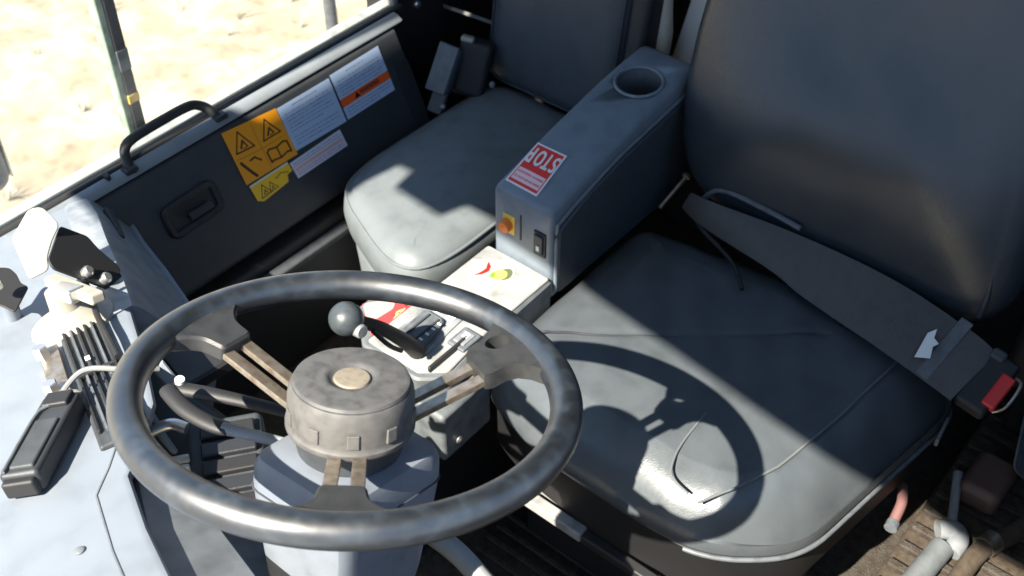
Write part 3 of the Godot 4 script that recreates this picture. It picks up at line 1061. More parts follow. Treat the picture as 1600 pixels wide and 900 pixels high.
func build_shift_console() -> void:
	var c := thing("shift_console", "low grey gear shift console with a white sunlit tray", "console", Vector3(1.05, 0, -0.98))
	var flat := Transform3D(Basis(Vector3(1, 0, 0), Vector3(0, 0, 1), Vector3(0, 1, 0)), Vector3.ZERO)
	var b := Mb.new()
	b.prism(rounded([Vector2(1.202, -1.046), Vector2(1.202, -0.9), Vector2(1.03, -0.897), Vector2(0.918, -0.885), Vector2(0.882, -0.925), Vector2(0.882, -1.045), Vector2(0.94, -1.115), Vector2(0.99, -1.115), Vector2(1.05, -1.046)], 0.008, 3), 0.30, 0.454, 0.004, flat)
	part("body", b, M.shift_box, c)
	b = Mb.new()
	b.prism(rounded([Vector2(1.199, -1.043), Vector2(1.199, -0.904), Vector2(1.05, -0.904), Vector2(1.05, -1.043)], 0.006, 4), 0.4535, 0.459, 0.0015, flat)
	var tray := part("tray", b, M.tray, c)
	# printed pepper and lime on the tray
	var im := blank(96, 96, Color(0.607, 0.611, 0.607))
	poly_on(im, rounded([Vector2(52, 46), Vector2(84, 30), Vector2(94, 44), Vector2(88, 70), Vector2(66, 80)], 12, 4), Color(0.33, 0.36, 0.24))
	poly_on(im, rounded([Vector2(44, 52), Vector2(58, 36), Vector2(80, 42), Vector2(80, 66), Vector2(62, 78), Vector2(46, 70)], 14, 5), Color(0.80, 0.74, 0.36))
	poly_on(im, rounded([Vector2(46, 48), Vector2(56, 46), Vector2(52, 70), Vector2(42, 66)], 5, 4), Color(0.40, 0.62, 0.16))
	poly_on(im, PackedVector2Array([Vector2(38, 6), Vector2(44, 26), Vector2(40, 44), Vector2(26, 56), Vector2(8, 60), Vector2(24, 46), Vector2(34, 32), Vector2(35, 18)]), Color(0.75, 0.13, 0.10))
	part("pepper_and_lime_print", sheet([Vector3(1.150, 0.4591, -1.040), Vector3(1.197, 0.4591, -0.979), Vector3(1.145, 0.4591, -0.940), Vector3(1.098, 0.4591, -1.001)], 0.0005), print_mat(im), tray)
	b = Mb.new()
	b.prism(rounded([Vector2(1.045, -1.043), Vector2(1.045, -0.905), Vector2(0.925, -0.893), Vector2(0.892, -0.93), Vector2(0.892, -1.043)], 0.006, 4), 0.4535, 0.459, 0.0015, flat)
	var top := part("selector_panel", b, M.tray, c)
	b = Mb.new()
	b.prism(rounded([Vector2(0.925, -1.020), Vector2(1.035, -1.025), Vector2(1.035, -0.953), Vector2(0.925, -0.945)], 0.006, 4), 0.4585, 0.462, 0.001, flat)
	part("grey_plate", b, M.shift_top, top)
	# ribbed gate where the lever comes through
	b = Mb.new()
	b.prism(rounded([Vector2(0.912, -1.008), Vector2(1.0, -1.012), Vector2(1.0, -0.968), Vector2(0.912, -0.95)], 0.008, 4), 0.4615, 0.472, 0.003, flat)
	var gate := part("shift_gate", b, M.grey, top)
	for i in 2:
		b = Mb.new()
		b.rbox(Vector3(0.952, 0.4735, -0.994 + 0.02 * i), Vector3(0.078, 0.005, 0.004), 0.0015)
		part("rib", b, M.dash_dark, gate)
	for i in 5:
		b = Mb.new()
		b.rbox(Vector3(0.925 + 0.015 * i, 0.4728, -0.967), Vector3(0.004, 0.002, 0.007), 0.0006)
		part("gate_mark", b, M.white, gate)
	b = Mb.new()
	b.rbox(Vector3(1.016, 0.4625, -0.998), Vector3(0.013, 0.0015, 0.013), 0.0006)
	b.rbox(Vector3(1.016, 0.4625, -0.970), Vector3(0.013, 0.0015, 0.016), 0.0006)
	part("gear_marks", b, M.white, top)
	b = Mb.new()
	b.rbox(Vector3(0.951, 0.463, -0.917), Vector3(0.095, 0.012, 0.007), 0.003, Transform3D())
	part("lever_slot", b, M.black, top)
	b = Mb.new()
	b.rbox(Vector3(0.992, 0.461, -0.919), Vector3(0.046, 0.008, 0.036), 0.003)
	var sq := part("square_switch", b, M.grey, top)
	b = Mb.new()
	b.rbox(Vector3(0.992, 0.4655, -0.919), Vector3(0.030, 0.004, 0.023), 0.0015)
	part("rocker", b, M.shift_top, sq)
	b = Mb.new()
	b.rbox(Vector3(0.997, 0.468, -0.919), Vector3(0.012, 0.0015, 0.011), 0.0005)
	part("white_mark", b, M.white, sq)
	# red printed sticker at the front corner
	im = blank(128, 96, Color(0.74, 0.24, 0.24))
	poly_on(im, rounded([Vector2(0, 0), Vector2(70, 0), Vector2(60, 30), Vector2(0, 60)], 10, 4), Color(0.84, 0.58, 0.56))
	poly_on(im, rounded([Vector2(60, 40), Vector2(84, 34), Vector2(96, 60), Vector2(84, 84), Vector2(58, 78)], 9, 4), Color(0.84, 0.66, 0.45))
	path_on(im, [Vector2(68, 46), Vector2(80, 60), Vector2(72, 76)], 5, Color(0.4, 0.2, 0.1))
	path_on(im, [Vector2(84, 4), Vector2(90, 30)], 10, Color(0.42, 0.12, 0.06))
	part("red_sticker", sheet([Vector3(0.95, 0.4545, -1.112), Vector3(1.035, 0.4545, -1.052), Vector3(0.995, 0.4545, -1.044), Vector3(0.905, 0.4545, -1.046)], 0.0012), print_mat(im), c)
	# lower grey box facing the driver's feet
	b = Mb.new()
	b.rbox(Vector3(0.93, 0.36, -0.895), Vector3(0.12, 0.11, 0.07), 0.008)
	part("front_box", b, M.shift_box, c)
	b = Mb.new()
	b.lathe([[0.0, 0.0], [0.007, 0.0], [0.007, 0.002], [0.004, 0.004], [0.0, 0.004]], 12, frame(Vector3(0.905, 0.335, -0.859), Vector3.RIGHT, Vector3(0, 0, 1)))
	part("bolt", b, M.bright, c)
	b = Mb.new()
	b.rbox(Vector3(1.0, 0.15, -0.98), Vector3(0.30, 0.30, 0.12), 0.01)
	part("pedestal", b, M.black, c)

	var l := thing("gear_lever", "gear lever with a grey ball knob leaning out of the console", "gear lever", Vector3(0.905, 0.46, -0.955))
	b = Mb.new()
	b.tube(curve([Vector3(0.922, 0.465, -0.958), Vector3(0.895, 0.51, -0.962), Vector3(0.855, 0.565, -0.968), Vector3(0.815, 0.607, -0.974)], 6), [0.0145, 0.0145, 0.014, 0.0135, 0.013, 0.0125, 0.012, 0.012, 0.0115, 0.0112, 0.011, 0.011, 0.0108, 0.0105, 0.0102, 0.010, 0.010, 0.0098, 0.0095], 16)
	part("boot", b, M.black, l)
	b = Mb.new()
	var kd := Vector3(-0.62, 0.72, -0.12).normalized()
	var kx := frame(Vector3(0.812, 0.606, -0.975), Vector3(0.1, 0.1, 1), kd)
	b.lathe([[0.0, -0.008], [0.012, -0.008], [0.015, -0.003], [0.021, 0.004], [0.0255, 0.014], [0.0262, 0.022], [0.0245, 0.031], [0.0195, 0.039], [0.012, 0.0435], [0.005, 0.0455], [0.0, 0.046]], 28, kx)
	part("knob", b, M.knob, l)
	b = Mb.new()
	b.lathe([[0.0, 0.0], [0.011, 0.0], [0.011, 0.012], [0.009, 0.0145], [0.0, 0.0145]], 18, frame(Vector3(0.800, 0.612, -0.9565), Vector3(1, 0.2, 0), Vector3(-0.35, 0.1, 0.95)))
	part("push_button", b, M.shift_top, l)
	b = Mb.new()
	b.tube(curve([Vector3(0.83, 0.585, -0.955), Vector3(0.85, 0.545, -0.945), Vector3(0.87, 0.52, -0.94)], 6), 0.004, 8)
	part("cable", b, M.black, l)


func build_driver_seat() -> void:
	var s := thing("driver_seat", "dark leather driver seat with the steering wheel's shadow on its cushion", "seat", Vector3(1.22, 0, -0.58))
	var out := resample(rounded([Vector2(1.47, -0.902), Vector2(1.03, -0.902), Vector2(0.985, -0.868), Vector2(0.943, -0.73), Vector2(0.940, -0.50), Vector2(0.958, -0.405), Vector2(1.045, -0.305), Vector2(1.26, -0.274), Vector2(1.44, -0.246), Vector2(1.495, -0.285), Vector2(1.52, -0.58)], 0.06, 9), 220)
	var seam_at := [[0.945, -0.460], [0.967, -0.453], [1.028, -0.419], [1.101, -0.393], [1.196, -0.376], [1.386, -0.355], [1.60, -0.335]]
	var seam_z := func(x: float) -> float:
		for i in seam_at.size() - 1:
			if x < seam_at[i + 1][0]:
				return lerpf(seam_at[i][1], seam_at[i + 1][1], (x - seam_at[i][0]) / (seam_at[i + 1][0] - seam_at[i][0]))
		return -0.34
	var top := func(p: Vector3) -> Vector3:
		var y := p.y
		if y > 0.40:
			var z0: float = seam_z.call(p.x)
			var k := clampf((p.z - z0) / 0.10, 0.0, 1.0)
			y -= 0.040 * pow(k, 1.3)
			var fr := clampf((1.04 - p.x) / 0.11, 0.0, 1.0)
			y -= 0.018 * fr * fr
			# the seat pan is a little hollow
			y -= 0.010 * exp(-pow((p.z + 0.62) / 0.16, 2.0) - pow((p.x - 1.27) / 0.17, 2.0))
			y -= 0.0045 * exp(-pow((p.z - z0) / 0.007, 2.0)) * clampf((p.x - 0.96) / 0.03, 0.0, 1.0)
			var cs := (p.z + 0.80) - (p.x - 1.125) * 1.21
			if p.x > 1.10 and p.x < 1.40 and p.z < -0.47:
				y -= 0.0025 * exp(-pow(cs / 0.011, 2.0))
			y += 0.0016 * sin(p.x * 31.0 + 2.0 * sin(p.z * 17.0)) * sin(p.z * 23.0 + 1.3) + 0.0010 * sin(p.z * 61.0 + p.x * 47.0)
		return Vector3(p.x, y, p.z)
	var b := Mb.new()
	b.pad(out, [[0.03, 0.346], [0.010, 0.349], [0.003, 0.356], [0.0, 0.368], [0.003, 0.385], [0.010, 0.404], [0.022, 0.421], [0.040, 0.435], [0.06, 0.444], [0.085, 0.450]], func(_w: Vector2, f: float): return 0.006 * (1.0 - (1.0 - f) * (1.0 - f)), 48)
	b.warp(top)
	var cush := part("cushion", b, M.seat, s)
	# raised seams
	var on := func(x: float, z: float) -> Vector3: return top.call(Vector3(x, 0.4535, z))
	var pts := []
	for i in 40:
		var x := 0.972 + (1.43 - 0.972) * i / 39.0
		pts.append(on.call(x, seam_z.call(x)))
	b = Mb.new()
	b.tube(pts, 0.0022, 8)
	part("side_seam", b, M.seam, cush)
	pts = []
	for p in curve([Vector3(1.085, 0, -0.845), Vector3(1.125, 0, -0.80), Vector3(1.15, 0, -0.76), Vector3(1.20, 0, -0.705), Vector3(1.29, 0, -0.6), Vector3(1.385, 0, -0.485)], 10):
		pts.append(on.call(p.x, p.z))
	b = Mb.new()
	b.tube(pts, 0.0022, 8)
	part("cross_seam", b, M.piping_dark, cush)
	pts = []
	for p in curve([Vector3(1.118, 0, -0.531), Vector3(1.054, 0, -0.528), Vector3(1.015, 0, -0.521), Vector3(0.985, 0, -0.505), Vector3(0.975, 0, -0.47)], 10):
		pts.append(on.call(p.x, p.z))
	b = Mb.new()
	b.tube(pts, 0.0020, 8)
	part("front_seam", b, M.seam, cush)
	# pale plastic edge under the cushion
	pts = []
	var near := Mb.inset(out, -0.001)
	var first := 0
	for i in near.size():
		if near[i].x < 1.1 and near[i].y > -0.455 and near[(i - 1 + near.size()) % near.size()].y <= -0.455:
			first = i
	for i in near.size():
		var q := near[(first + i) % near.size()]
		if q.x > 1.3 and q.y < -0.40:
			break
		pts.append(Vector3(q.x, 0.356, q.y))
	b = Mb.new()
	b.tube(pts, 0.0042, 10)
	part("edge_strip", b, M.grey, s)
	b = Mb.new()
	b.rbox(Vector3.ZERO, Vector3(0.058, 0.016, 0.006), 0.002, Transform3D(Basis(Vector3.UP, 0.12), Vector3(1.395, 0.368, -0.247)))
	part("edge_tab", b, M.shell, s)
	# pan and pedestal, the column's shadow put into their near-black colour
	b = Mb.new()
	b.pad(Mb.inset(out, 0.012), [[0.02, 0.235], [0.0, 0.25], [0.0, 0.340], [0.01, 0.3465]], func(_w: Vector2, _f: float): return 0.0, 2)
	part("seat_pan", b, M.dark, s)
	b = Mb.new()
	b.rbox(Vector3(1.235, 0.12, -0.58), Vector3(0.44, 0.24, 0.46), 0.02)
	part("pedestal", b, M.dark, s)
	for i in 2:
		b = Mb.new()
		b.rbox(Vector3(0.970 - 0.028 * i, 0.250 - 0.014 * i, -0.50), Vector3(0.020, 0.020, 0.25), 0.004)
		part("shaded_slide_rail", b, M.black, s)  # shaded run of the rail, the shadow put into its black
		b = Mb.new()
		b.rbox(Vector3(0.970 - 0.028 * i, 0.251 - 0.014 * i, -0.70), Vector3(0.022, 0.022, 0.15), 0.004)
		part("sunlit_rail_end", b, M.tray, s)  # sunlit end of the same rail, the sun put into its pale colour
	# backrest
	var lean := Vector3(0.34, 1.0, 0).normalized()
	var xf := Transform3D(Basis(Vector3(0, 0, 1), lean, Vector3(0, 0, 1).cross(lean)), Vector3(1.50, 0.47, 0))
	var bo := resample(rounded([Vector2(-0.80, 0.020), Vector2(-0.537, 0.030), Vector2(-0.280, 0.018), Vector2(-0.236, 0.09), Vector2(-0.255, 0.25), Vector2(-0.30, 0.42), Vector2(-0.37, 0.62), Vector2(-0.44, 0.80), Vector2(-0.78, 0.80), Vector2(-0.88, 0.60), Vector2(-0.912, 0.36), Vector2(-0.902, 0.19), Vector2(-0.870, 0.085)], 0.06, 7), 140)
	var bulge := func(p: Vector2) -> float: return 0.036 * exp(-pow((p.y - 0.19) / 0.17, 2.0)) * (1.0 - pow((p.x + 0.58) / 0.40, 2.0)) + 0.016 * pow((p.x + 0.58) / 0.30, 2.0)
	var back := func(q: Vector3) -> Vector3: return xf * Vector3(q.x, q.z, q.y)
	b = Mb.new()
	b.pad(bo, [[0.03, -0.12], [0.0, -0.10], [0.0, -0.03], [0.003, -0.016], [0.012, -0.004], [0.026, 0.004], [0.045, 0.009]], func(w: Vector2, f: float): return bulge.call(w) * (1.0 - pow(1.0 - f, 3.0)) + 0.0012 * sin(w.x * 33.0 + 2.0 * sin(w.y * 19.0)) * f, 22)
	b.warp(back)
	var bk := part("backrest", b, M.backrest, s)
	pts = []
	for p in curve([Vector3(-0.278, -0.002, 0.05), Vector3(-0.281, -0.002, 0.10), Vector3(-0.306, -0.002, 0.21), Vector3(-0.341, -0.002, 0.353), Vector3(-0.406, -0.002, 0.53), Vector3(-0.45, -0.002, 0.66)], 8):
		pts.append(back.call(Vector3(p.x, p.y + 0.006, p.z)))
	b = Mb.new()
	b.tube(pts, 0.005, 8)
	part("backrest_seam", b, M.piping_dark, bk)

	# lap belt lying over the back of the cushion
	var belt := thing("lap_belt", "wide black lap belt lying across the driver seat cushion", "seat belt", Vector3(1.43, 0.5, -0.53))
	var lo := curve([Vector3(1.490, 0.475, -0.825), Vector3(1.462, 0.481, -0.768), Vector3(1.439, 0.480, -0.615), Vector3(1.418, 0.480, -0.541), Vector3(1.391, 0.480, -0.409), Vector3(1.366, 0.480, -0.286), Vector3(1.358, 0.478, -0.245)], 6)
	var hi := curve([Vector3(1.500, 0.508, -0.815), Vector3(1.484, 0.525, -0.752), Vector3(1.494, 0.530, -0.62), Vector3(1.497, 0.530, -0.534), Vector3(1.490, 0.530, -0.392), Vector3(1.466, 0.528, -0.272), Vector3(1.452, 0.520, -0.222)], 6)
	var rings := []
	var wave := func(i: int, f: float) -> float: return 0.0035 * sin(i * 0.42 + f * 2.2) * sin(PI * i / 36.0) - 0.006 * sin(PI * f) * (0.5 + 0.5 * sin(i * 0.19))
	for i in lo.size():
		var a: Vector3 = lo[i]
		var c: Vector3 = hi[i]
		var n := (c - a).cross(Vector3(0, 0, 1)).normalized()
		var r := PackedVector3Array()
		for f in [0.0, 0.05, 0.3, 0.5, 0.7, 0.95, 1.0]:
			r.append(a.lerp(c, f) + n * ((0.0012 if f > 0.0 and f < 1.0 else 0.0008) + wave.call(i, f)))
		for f in [1.0, 0.95, 0.7, 0.5, 0.3, 0.05, 0.0]:
			r.append(a.lerp(c, f) - n * ((0.0012 if f > 0.0 and f < 1.0 else 0.0008) - wave.call(i, f)))
		rings.append(r)
	b = Mb.new()
	b.loft(rings)
	part("webbing", b, M.belt, belt)
	b = Mb.new()
	b.rbox(Vector3.ZERO, Vector3(0.118, 0.004, 0.022), 0.0015, frame(Vector3(1.424, 0.508, -0.293), hi[27] - lo[27], Vector3(-0.4, 0.9, 0.0)))
	part("stitched_patch", b, M.grey, belt)
	b = Mb.new()
	b.prism(PackedVector2Array([Vector2(-0.008, -0.028), Vector2(0.014, -0.02), Vector2(0.010, 0.0), Vector2(0.016, 0.008), Vector2(0.006, 0.014), Vector2(0.004, 0.030), Vector2(-0.006, 0.018)]), 0.0, 0.001, 0.0, Transform3D(frame(Vector3(1.411, 0.508, -0.318), Vector3(0.1, 0.0, 1), Vector3(0.9, 0.42, 0)).basis, Vector3(1.411, 0.512, -0.318)))
	part("torn_tag", b, M.white, belt)

	var bu := thing("belt_buckle", "black buckle with a red release button at the belt's end", "buckle", Vector3(1.41, 0.49, -0.21))
	var t := frame(Vector3(1.412, 0.490, -0.213), Vector3(0.92, 0.36, 0.1), Vector3(-0.36, 0.92, 0.1))
	b = Mb.new()
	b.rbox(Vector3.ZERO, Vector3(0.105, 0.03, 0.05), 0.008, t)
	part("housing", b, M.black, bu)
	b = Mb.new()
	b.rbox(Vector3(-0.006, 0.012, 0.020), Vector3(0.062, 0.016, 0.022), 0.004, t)
	part("red_button", b, M.red, bu)
	b = Mb.new()
	b.tube(curve([t * Vector3(0.03, 0.012, 0.028), t * Vector3(0.02, 0.02, 0.040), t * Vector3(-0.02, 0.015, 0.042), t * Vector3(-0.035, 0.005, 0.030)], 6), 0.0025, 8)
	part("wire_loop", b, M.steel, bu)
	b = Mb.new()
	b.rbox(Vector3(0.045, 0.006, -0.012), Vector3(0.02, 0.03, 0.024), 0.006, t)
	part("end_stop", b, M.dash_dark, bu)

	# thin black cable looped behind the cushion
	var ca := thing("thin_cable", "thin black looped cable at the cushion's rear corner by the console", "cable", Vector3(1.45, 0.47, -0.7))
	b = Mb.new()
	b.tube(curve([Vector3(1.535, 0.47, -0.838), Vector3(1.50, 0.480, -0.805), Vector3(1.467, 0.476, -0.775), Vector3(1.447, 0.466, -0.715), Vector3(1.425, 0.464, -0.672), Vector3(1.387, 0.459, -0.632)], 8), 0.0042, 8)
	part("cable", b, M.black, ca)
	b = Mb.new()
	b.tube(curve([Vector3(1.51, 0.49, -0.80), Vector3(1.515, 0.530, -0.765), Vector3(1.512, 0.536, -0.68), Vector3(1.506, 0.535, -0.60)], 8), 0.005, 8)
	part("upper_cable", b, M.grey, ca)
	var pin := thing("latch_rod", "short metal rod slanting down between console and backrest", "rod", Vector3(1.56, 0.45, -0.86))
	b = Mb.new()
	b.tube([Vector3(1.485, 0.455, -0.868), Vector3(1.555, 0.49, -0.86)], 0.004, 8)
	part("rod", b, M.steel, pin)
	b = Mb.new()
	b.lathe([[0.0, 0.0], [0.008, 0.0], [0.008, 0.006], [0.0, 0.007]], 12, frame(Vector3(1.553, 0.489, -0.86), Vector3(0, 0, 1), Vector3(0.9, 0.43, 0)))
	part("end_cap", b, M.steel, pin)


# height of the dashboard's top, which climbs towards the driver
func dash_y(z: float) -> float:
	return 1.0286 + 0.2857 * z


func build_dashboard() -> void:
	var d := thing("dashboard", "pale blue grey dashboard top in full sun beside the steering wheel", "dashboard", Vector3(0.3, 0, -0.9))
	# rear edge (z, x) of the top, from the passenger door to the driver's side
	var edge := [[-1.60, 0.715], [-1.565, 0.735], [-1.50, 0.715], [-1.373, 0.652], [-1.338, 0.640], [-1.25, 0.60], [-1.166, 0.576], [-1.039, 0.513], [-0.947, 0.462], [-0.889, 0.400], [-0.861, 0.365], [-0.768, 0.325], [-0.68, 0.294], [-0.55, 0.27], [-0.35, 0.26], [-0.05, 0.26]]
	var rings := []
	for i in range(0, edge.size()):
		var z: float = edge[i][0]
		var x: float = edge[i][1]
		var y := dash_y(minf(z, -0.5))
		rings.append(PackedVector3Array([Vector3(x - 0.05, y - 0.10, z), Vector3(x - 0.012, y - 0.03, z), Vector3(x - 0.001, y - 0.010, z), Vector3(x - 0.004, y - 0.003, z), Vector3(x - 0.012, y, z), Vector3(x - 0.10, y + 0.004, z), Vector3(x - 0.22, y + 0.004, z), Vector3(-0.25, y - 0.02, z), Vector3(-0.45, y - 0.06, z), Vector3(-0.45, y - 0.16, z)]))
	var b := Mb.new()
	b.loft(rings)
	part("top", b, M.dash, d)
	b = Mb.new()
	var sm := []
	for i in range(3, edge.size()):
		var z: float = edge[i][0]
		sm.append(Vector3(edge[i][1] - 0.045, dash_y(minf(z, -0.5)) + 0.0015, z))
	b.tube(sm, 0.0016, 6)
	part("seam", b, M.dash_mid, d)
	for q in [[-0.80, 0.26], [-0.74, 0.235]]:
		b = Mb.new()
		b.lathe([[0.0, 0.0], [0.006, 0.0], [0.006, 0.0015], [0.004, 0.003], [0.0, 0.003]], 12, frame(Vector3(q[1], dash_y(q[0]) + 0.0035, q[0]), Vector3.RIGHT, Vector3(0, 1, -0.28)))
		part("screw", b, M.dash_mid, d)
	# passenger end: a sloping grey end face with a slot, under a bright corner
	b = Mb.new()
	var pr := [[-1.60, 0.757, 0.568, 0.82], [-1.55, 0.747, 0.587, 0.805], [-1.48, 0.722, 0.608, 0.782], [-1.39, 0.680, 0.634, 0.760], [-1.28, 0.632, 0.666, 0.728], [-1.17, 0.580, 0.697, 0.690]]
	rings = []
	for r in pr:
		var z: float = r[0]
		rings.append(PackedVector3Array([Vector3(r[1] - 0.16, r[2] - 0.02, z), Vector3(r[1] - 0.03, r[2] + 0.002, z), Vector3(r[1], r[2] - 0.003, z), Vector3(r[1] + 0.010, r[2] - 0.014, z), Vector3(lerpf(r[1], r[3], 0.92), lerpf(r[2], 0.50, 0.92), z), Vector3(r[3], 0.505, z), Vector3(r[3] + 0.006, 0.50, z), Vector3(r[3] + 0.002, 0.49, z), Vector3(r[3] - 0.03, 0.40, z), Vector3(r[1] - 0.16, 0.40, z)]))
	b.loft(rings)
	var pe := part("passenger_end", b, M.dash_side, d)
	b = Mb.new()
	b.prism(rounded([Vector2(-0.012, 0.045), Vector2(0.004, 0.045), Vector2(0.009, -0.045), Vector2(-0.001, -0.045)], 0.003, 3), -0.006, 0.004, 0.001, frame(Vector3(0.744, 0.574, -1.474), Vector3(0.642, -0.661, 0.389), Vector3(0.429, -0.111, -0.897)))
	part("slot", b, M.black, pe)
	b = Mb.new()
	var lippts := []
	for r in pr:
		lippts.append(Vector3(r[3] + 0.003, 0.5025, r[0]))
	b.tube(lippts, 0.0045, 8)
	part("lower_lip", b, M.dash, pe)
	# bright upright facet facing the driver, and the dark hollow beneath it
	b = Mb.new()
	b.prism(rounded([Vector2(-0.018, -0.020), Vector2(0.003, -0.020), Vector2(0.015, 0.018), Vector2(0.001, 0.023)], 0.003, 3), -0.02, 0.0, 0.002, frame(Vector3(0.522, 0.699, -1.014), Vector3(-0.850, -0.518, 0.093), Vector3(0.407, -0.536, 0.740)))
	part("bright_facet", b, M.dash, d)
	b = Mb.new()
	b.prism(rounded([Vector2(-0.008, 0.030), Vector2(-0.001, 0.030), Vector2(0.003, -0.003), Vector2(0.009, -0.027), Vector2(0.003, -0.027), Vector2(-0.006, -0.001)], 0.003, 3), -0.012, 0.0, 0.0015, frame(Vector3(0.458, 0.700, -0.943), Vector3(0.950, -0.165, 0.265), Vector3(0.312, 0.504, -0.806)))
	part("bright_lip", b, M.dash, d)
	b = Mb.new()
	b.rbox(Vector3(0.42, 0.40, -1.15), Vector3(0.30, 0.44, 0.5), 0.02)
	part("under_box", b, M.black, d)
	b = Mb.new()
	b.prism(PackedVector2Array([Vector2(0.58, -1.16), Vector2(0.66, -1.10), Vector2(0.645, -1.04), Vector2(0.56, -1.05)]), 0.60, 0.625, 0.004, Transform3D(Basis(Vector3(1, 0, 0), Vector3(0, 0, 1), Vector3(0, 1, 0)), Vector3.ZERO))
	part("glove_shelf", b, M.black, d)

	# instrument housing beside the column
	var p := thing("switch_panel", "dark switch panel between the dashboard and the steering column", "switch panel", Vector3(0.47, 0.5, -0.85))
	b = Mb.new()
	var flat := Transform3D(Basis(Vector3(1, 0, 0), Vector3(0, 0, 1), Vector3(0, 1, 0)), Vector3.ZERO)
	b.prism(rounded([Vector2(0.37, -0.93), Vector2(0.50, -1.03), Vector2(0.60, -0.95), Vector2(0.55, -0.80), Vector2(0.42, -0.68), Vector2(0.30, -0.68)], 0.02, 4), 0.44, 0.54, 0.008, flat)
	part("housing", b, M.dash_dark, p)
	b = Mb.new()
	b.prism(rounded([Vector2(-0.118, 0.080), Vector2(-0.076, 0.078), Vector2(0.035, 0.015), Vector2(0.20, -0.12), Vector2(0.10, -0.20)], 0.006, 3), -0.012, 0.0, 0.003, frame(Vector3(0.365, 0.768, -0.766), Vector3(0.354, -0.075, 0.932), Vector3(0.818, -0.458, -0.348)))
	part("knee_panel", b, M.dash_mid, p)
	b = Mb.new()
	b.prism(rounded([Vector2(-0.044, 0.031), Vector2(0.014, 0.031), Vector2(0.060, -0.085), Vector2(0.010, -0.09)], 0.004, 3), -0.012, 0.0, 0.002, frame(Vector3(0.424, 0.659, -0.738), Vector3(0.628, -0.362, 0.689), Vector3(0.714, -0.084, -0.695)))
	part("lower_panel", b, M.dash_side, p)
	b = Mb.new()
	b.prism(rounded([Vector2(-0.015, 0.029), Vector2(0.003, 0.029), Vector2(0.030, -0.085), Vector2(0.014, -0.085)], 0.003, 3), -0.012, 0.0, 0.002, frame(Vector3(0.471, 0.617, -0.716), Vector3(0.765, -0.372, 0.526), Vector3(0.565, -0.005, -0.825)))
	part("lower_strip", b, M.dash_side, p)
	b = Mb.new()
	b.rbox(Vector3(0.0, 0, 0), Vector3(0.10, 0.05, 0.17), 0.01, frame(Vector3(0.49, 0.64, -0.87), Vector3(0.8, 0, 0.6), Vector3(0, 1, 0)))
	part("gauge_hood", b, M.dash_dark, p)
	var sf := frame(Vector3(0.488, 0.668, -0.868), Vector3(0.8, 0, 0.6), Vector3(0, 1, 0))
	for i in 5:
		b = Mb.new()
		b.rbox(Vector3(0.005, 0.0, -0.058 + 0.03 * i), Vector3(0.07, 0.010, 0.022), 0.003, sf)
		part("rocker_switch", b, M.black if i % 2 == 0 else M.seat_side, p)
	for i in 2:
		b = Mb.new()
		b.rbox(Vector3(-0.055, 0.004, -0.02 + 0.016 * i), Vector3(0.022, 0.012, 0.006), 0.002, sf)
		part("white_toggle", b, M.white, p)
	b = Mb.new()
	b.tube(curve([Vector3(0.445, 0.70, -0.96), Vector3(0.47, 0.706, -0.945), Vector3(0.48, 0.704, -0.925)], 6), 0.008, 10)
	part("chrome_pull", b, M.bright, p)

	# vent let into the dashboard top: slats run along its rear edge
	var v := thing("air_vent", "black slatted air vent set into the sunlit dashboard top", "vent", Vector3(0.47, 0.72, -1.05))
	var vdir := Vector3(0.395 - 0.505, dash_y(-0.918) - dash_y(-1.19), -0.918 + 1.19)
	var vx := frame(Vector3(0.452, dash_y(-1.05) + 0.002, -1.05), vdir, Vector3(0, 1, -0.28))
	b = Mb.new()
	b.rbox(Vector3.ZERO, Vector3(0.31, 0.014, 0.062), 0.004, vx)
	part("frame", b, M.dash_dark, v)
	for i in 6:
		b = Mb.new()
		b.rbox(Vector3(-0.006, 0.009, -0.024 + 0.0096 * i), Vector3(0.27, 0.007, 0.0036), 0.0012, vx * Transform3D(Basis(Vector3(1, 0, 0), 0.0), Vector3.ZERO))
		part("slat", b, M.grey if i in [1, 4] else M.black, v)
	b = Mb.new()
	b.rbox(Vector3(-0.01, 0.011, 0.0), Vector3(0.006, 0.006, 0.052), 0.001, vx)
	part("cross_bar", b, M.black, v)
	b = Mb.new()
	b.rbox(Vector3(-0.045, 0.0135, 0.006), Vector3(0.010, 0.002, 0.007), 0.0006, vx)
	part("white_tab", b, M.white, v)

	# clamp plate with two bolts, and its wire
	var c := thing("clamp_plate", "narrow metal clamp plate with two bolts beside the vent", "bracket", Vector3(0.42, 0.74, -1.11))
	var cx := frame(Vector3(0.422, dash_y(-1.11) + 0.012, -1.11), Vector3(-0.055, 0.04, 0.13), Vector3(0, 1, -0.28))
	b = Mb.new()
	b.rbox(Vector3.ZERO, Vector3(0.155, 0.008, 0.026), 0.002, cx)
	part("plate", b, M.steel, c)
	for q in [-0.055, 0.05]:
		b = Mb.new()
		b.lathe([[0.0, 0.0], [0.0105, 0.0], [0.0105, 0.014], [0.009, 0.016], [0.0, 0.016]], 6, cx * Transform3D(Basis(), Vector3(q, 0.004, 0.008)))
		part("bolt", b, M.bright, c)
	b = Mb.new()
	b.tube(curve([cx * Vector3(0.075, 0.012, 0.0), Vector3(0.425, 0.785, -1.03), Vector3(0.455, 0.79, -0.99), Vector3(0.49, 0.775, -0.97)], 8), 0.0035, 8)
	part("wire", b, M.shell, c)
	b = Mb.new()
	b.lathe([[0.0, 0.0], [0.008, 0.0], [0.008, 0.02], [0.005, 0.026], [0.0, 0.026]], 12, frame(cx * Vector3(0.078, 0.012, 0.0), Vector3.UP, Vector3(0.6, 0.1, 0.7)))
	part("wire_ferrule", b, M.shell, c)

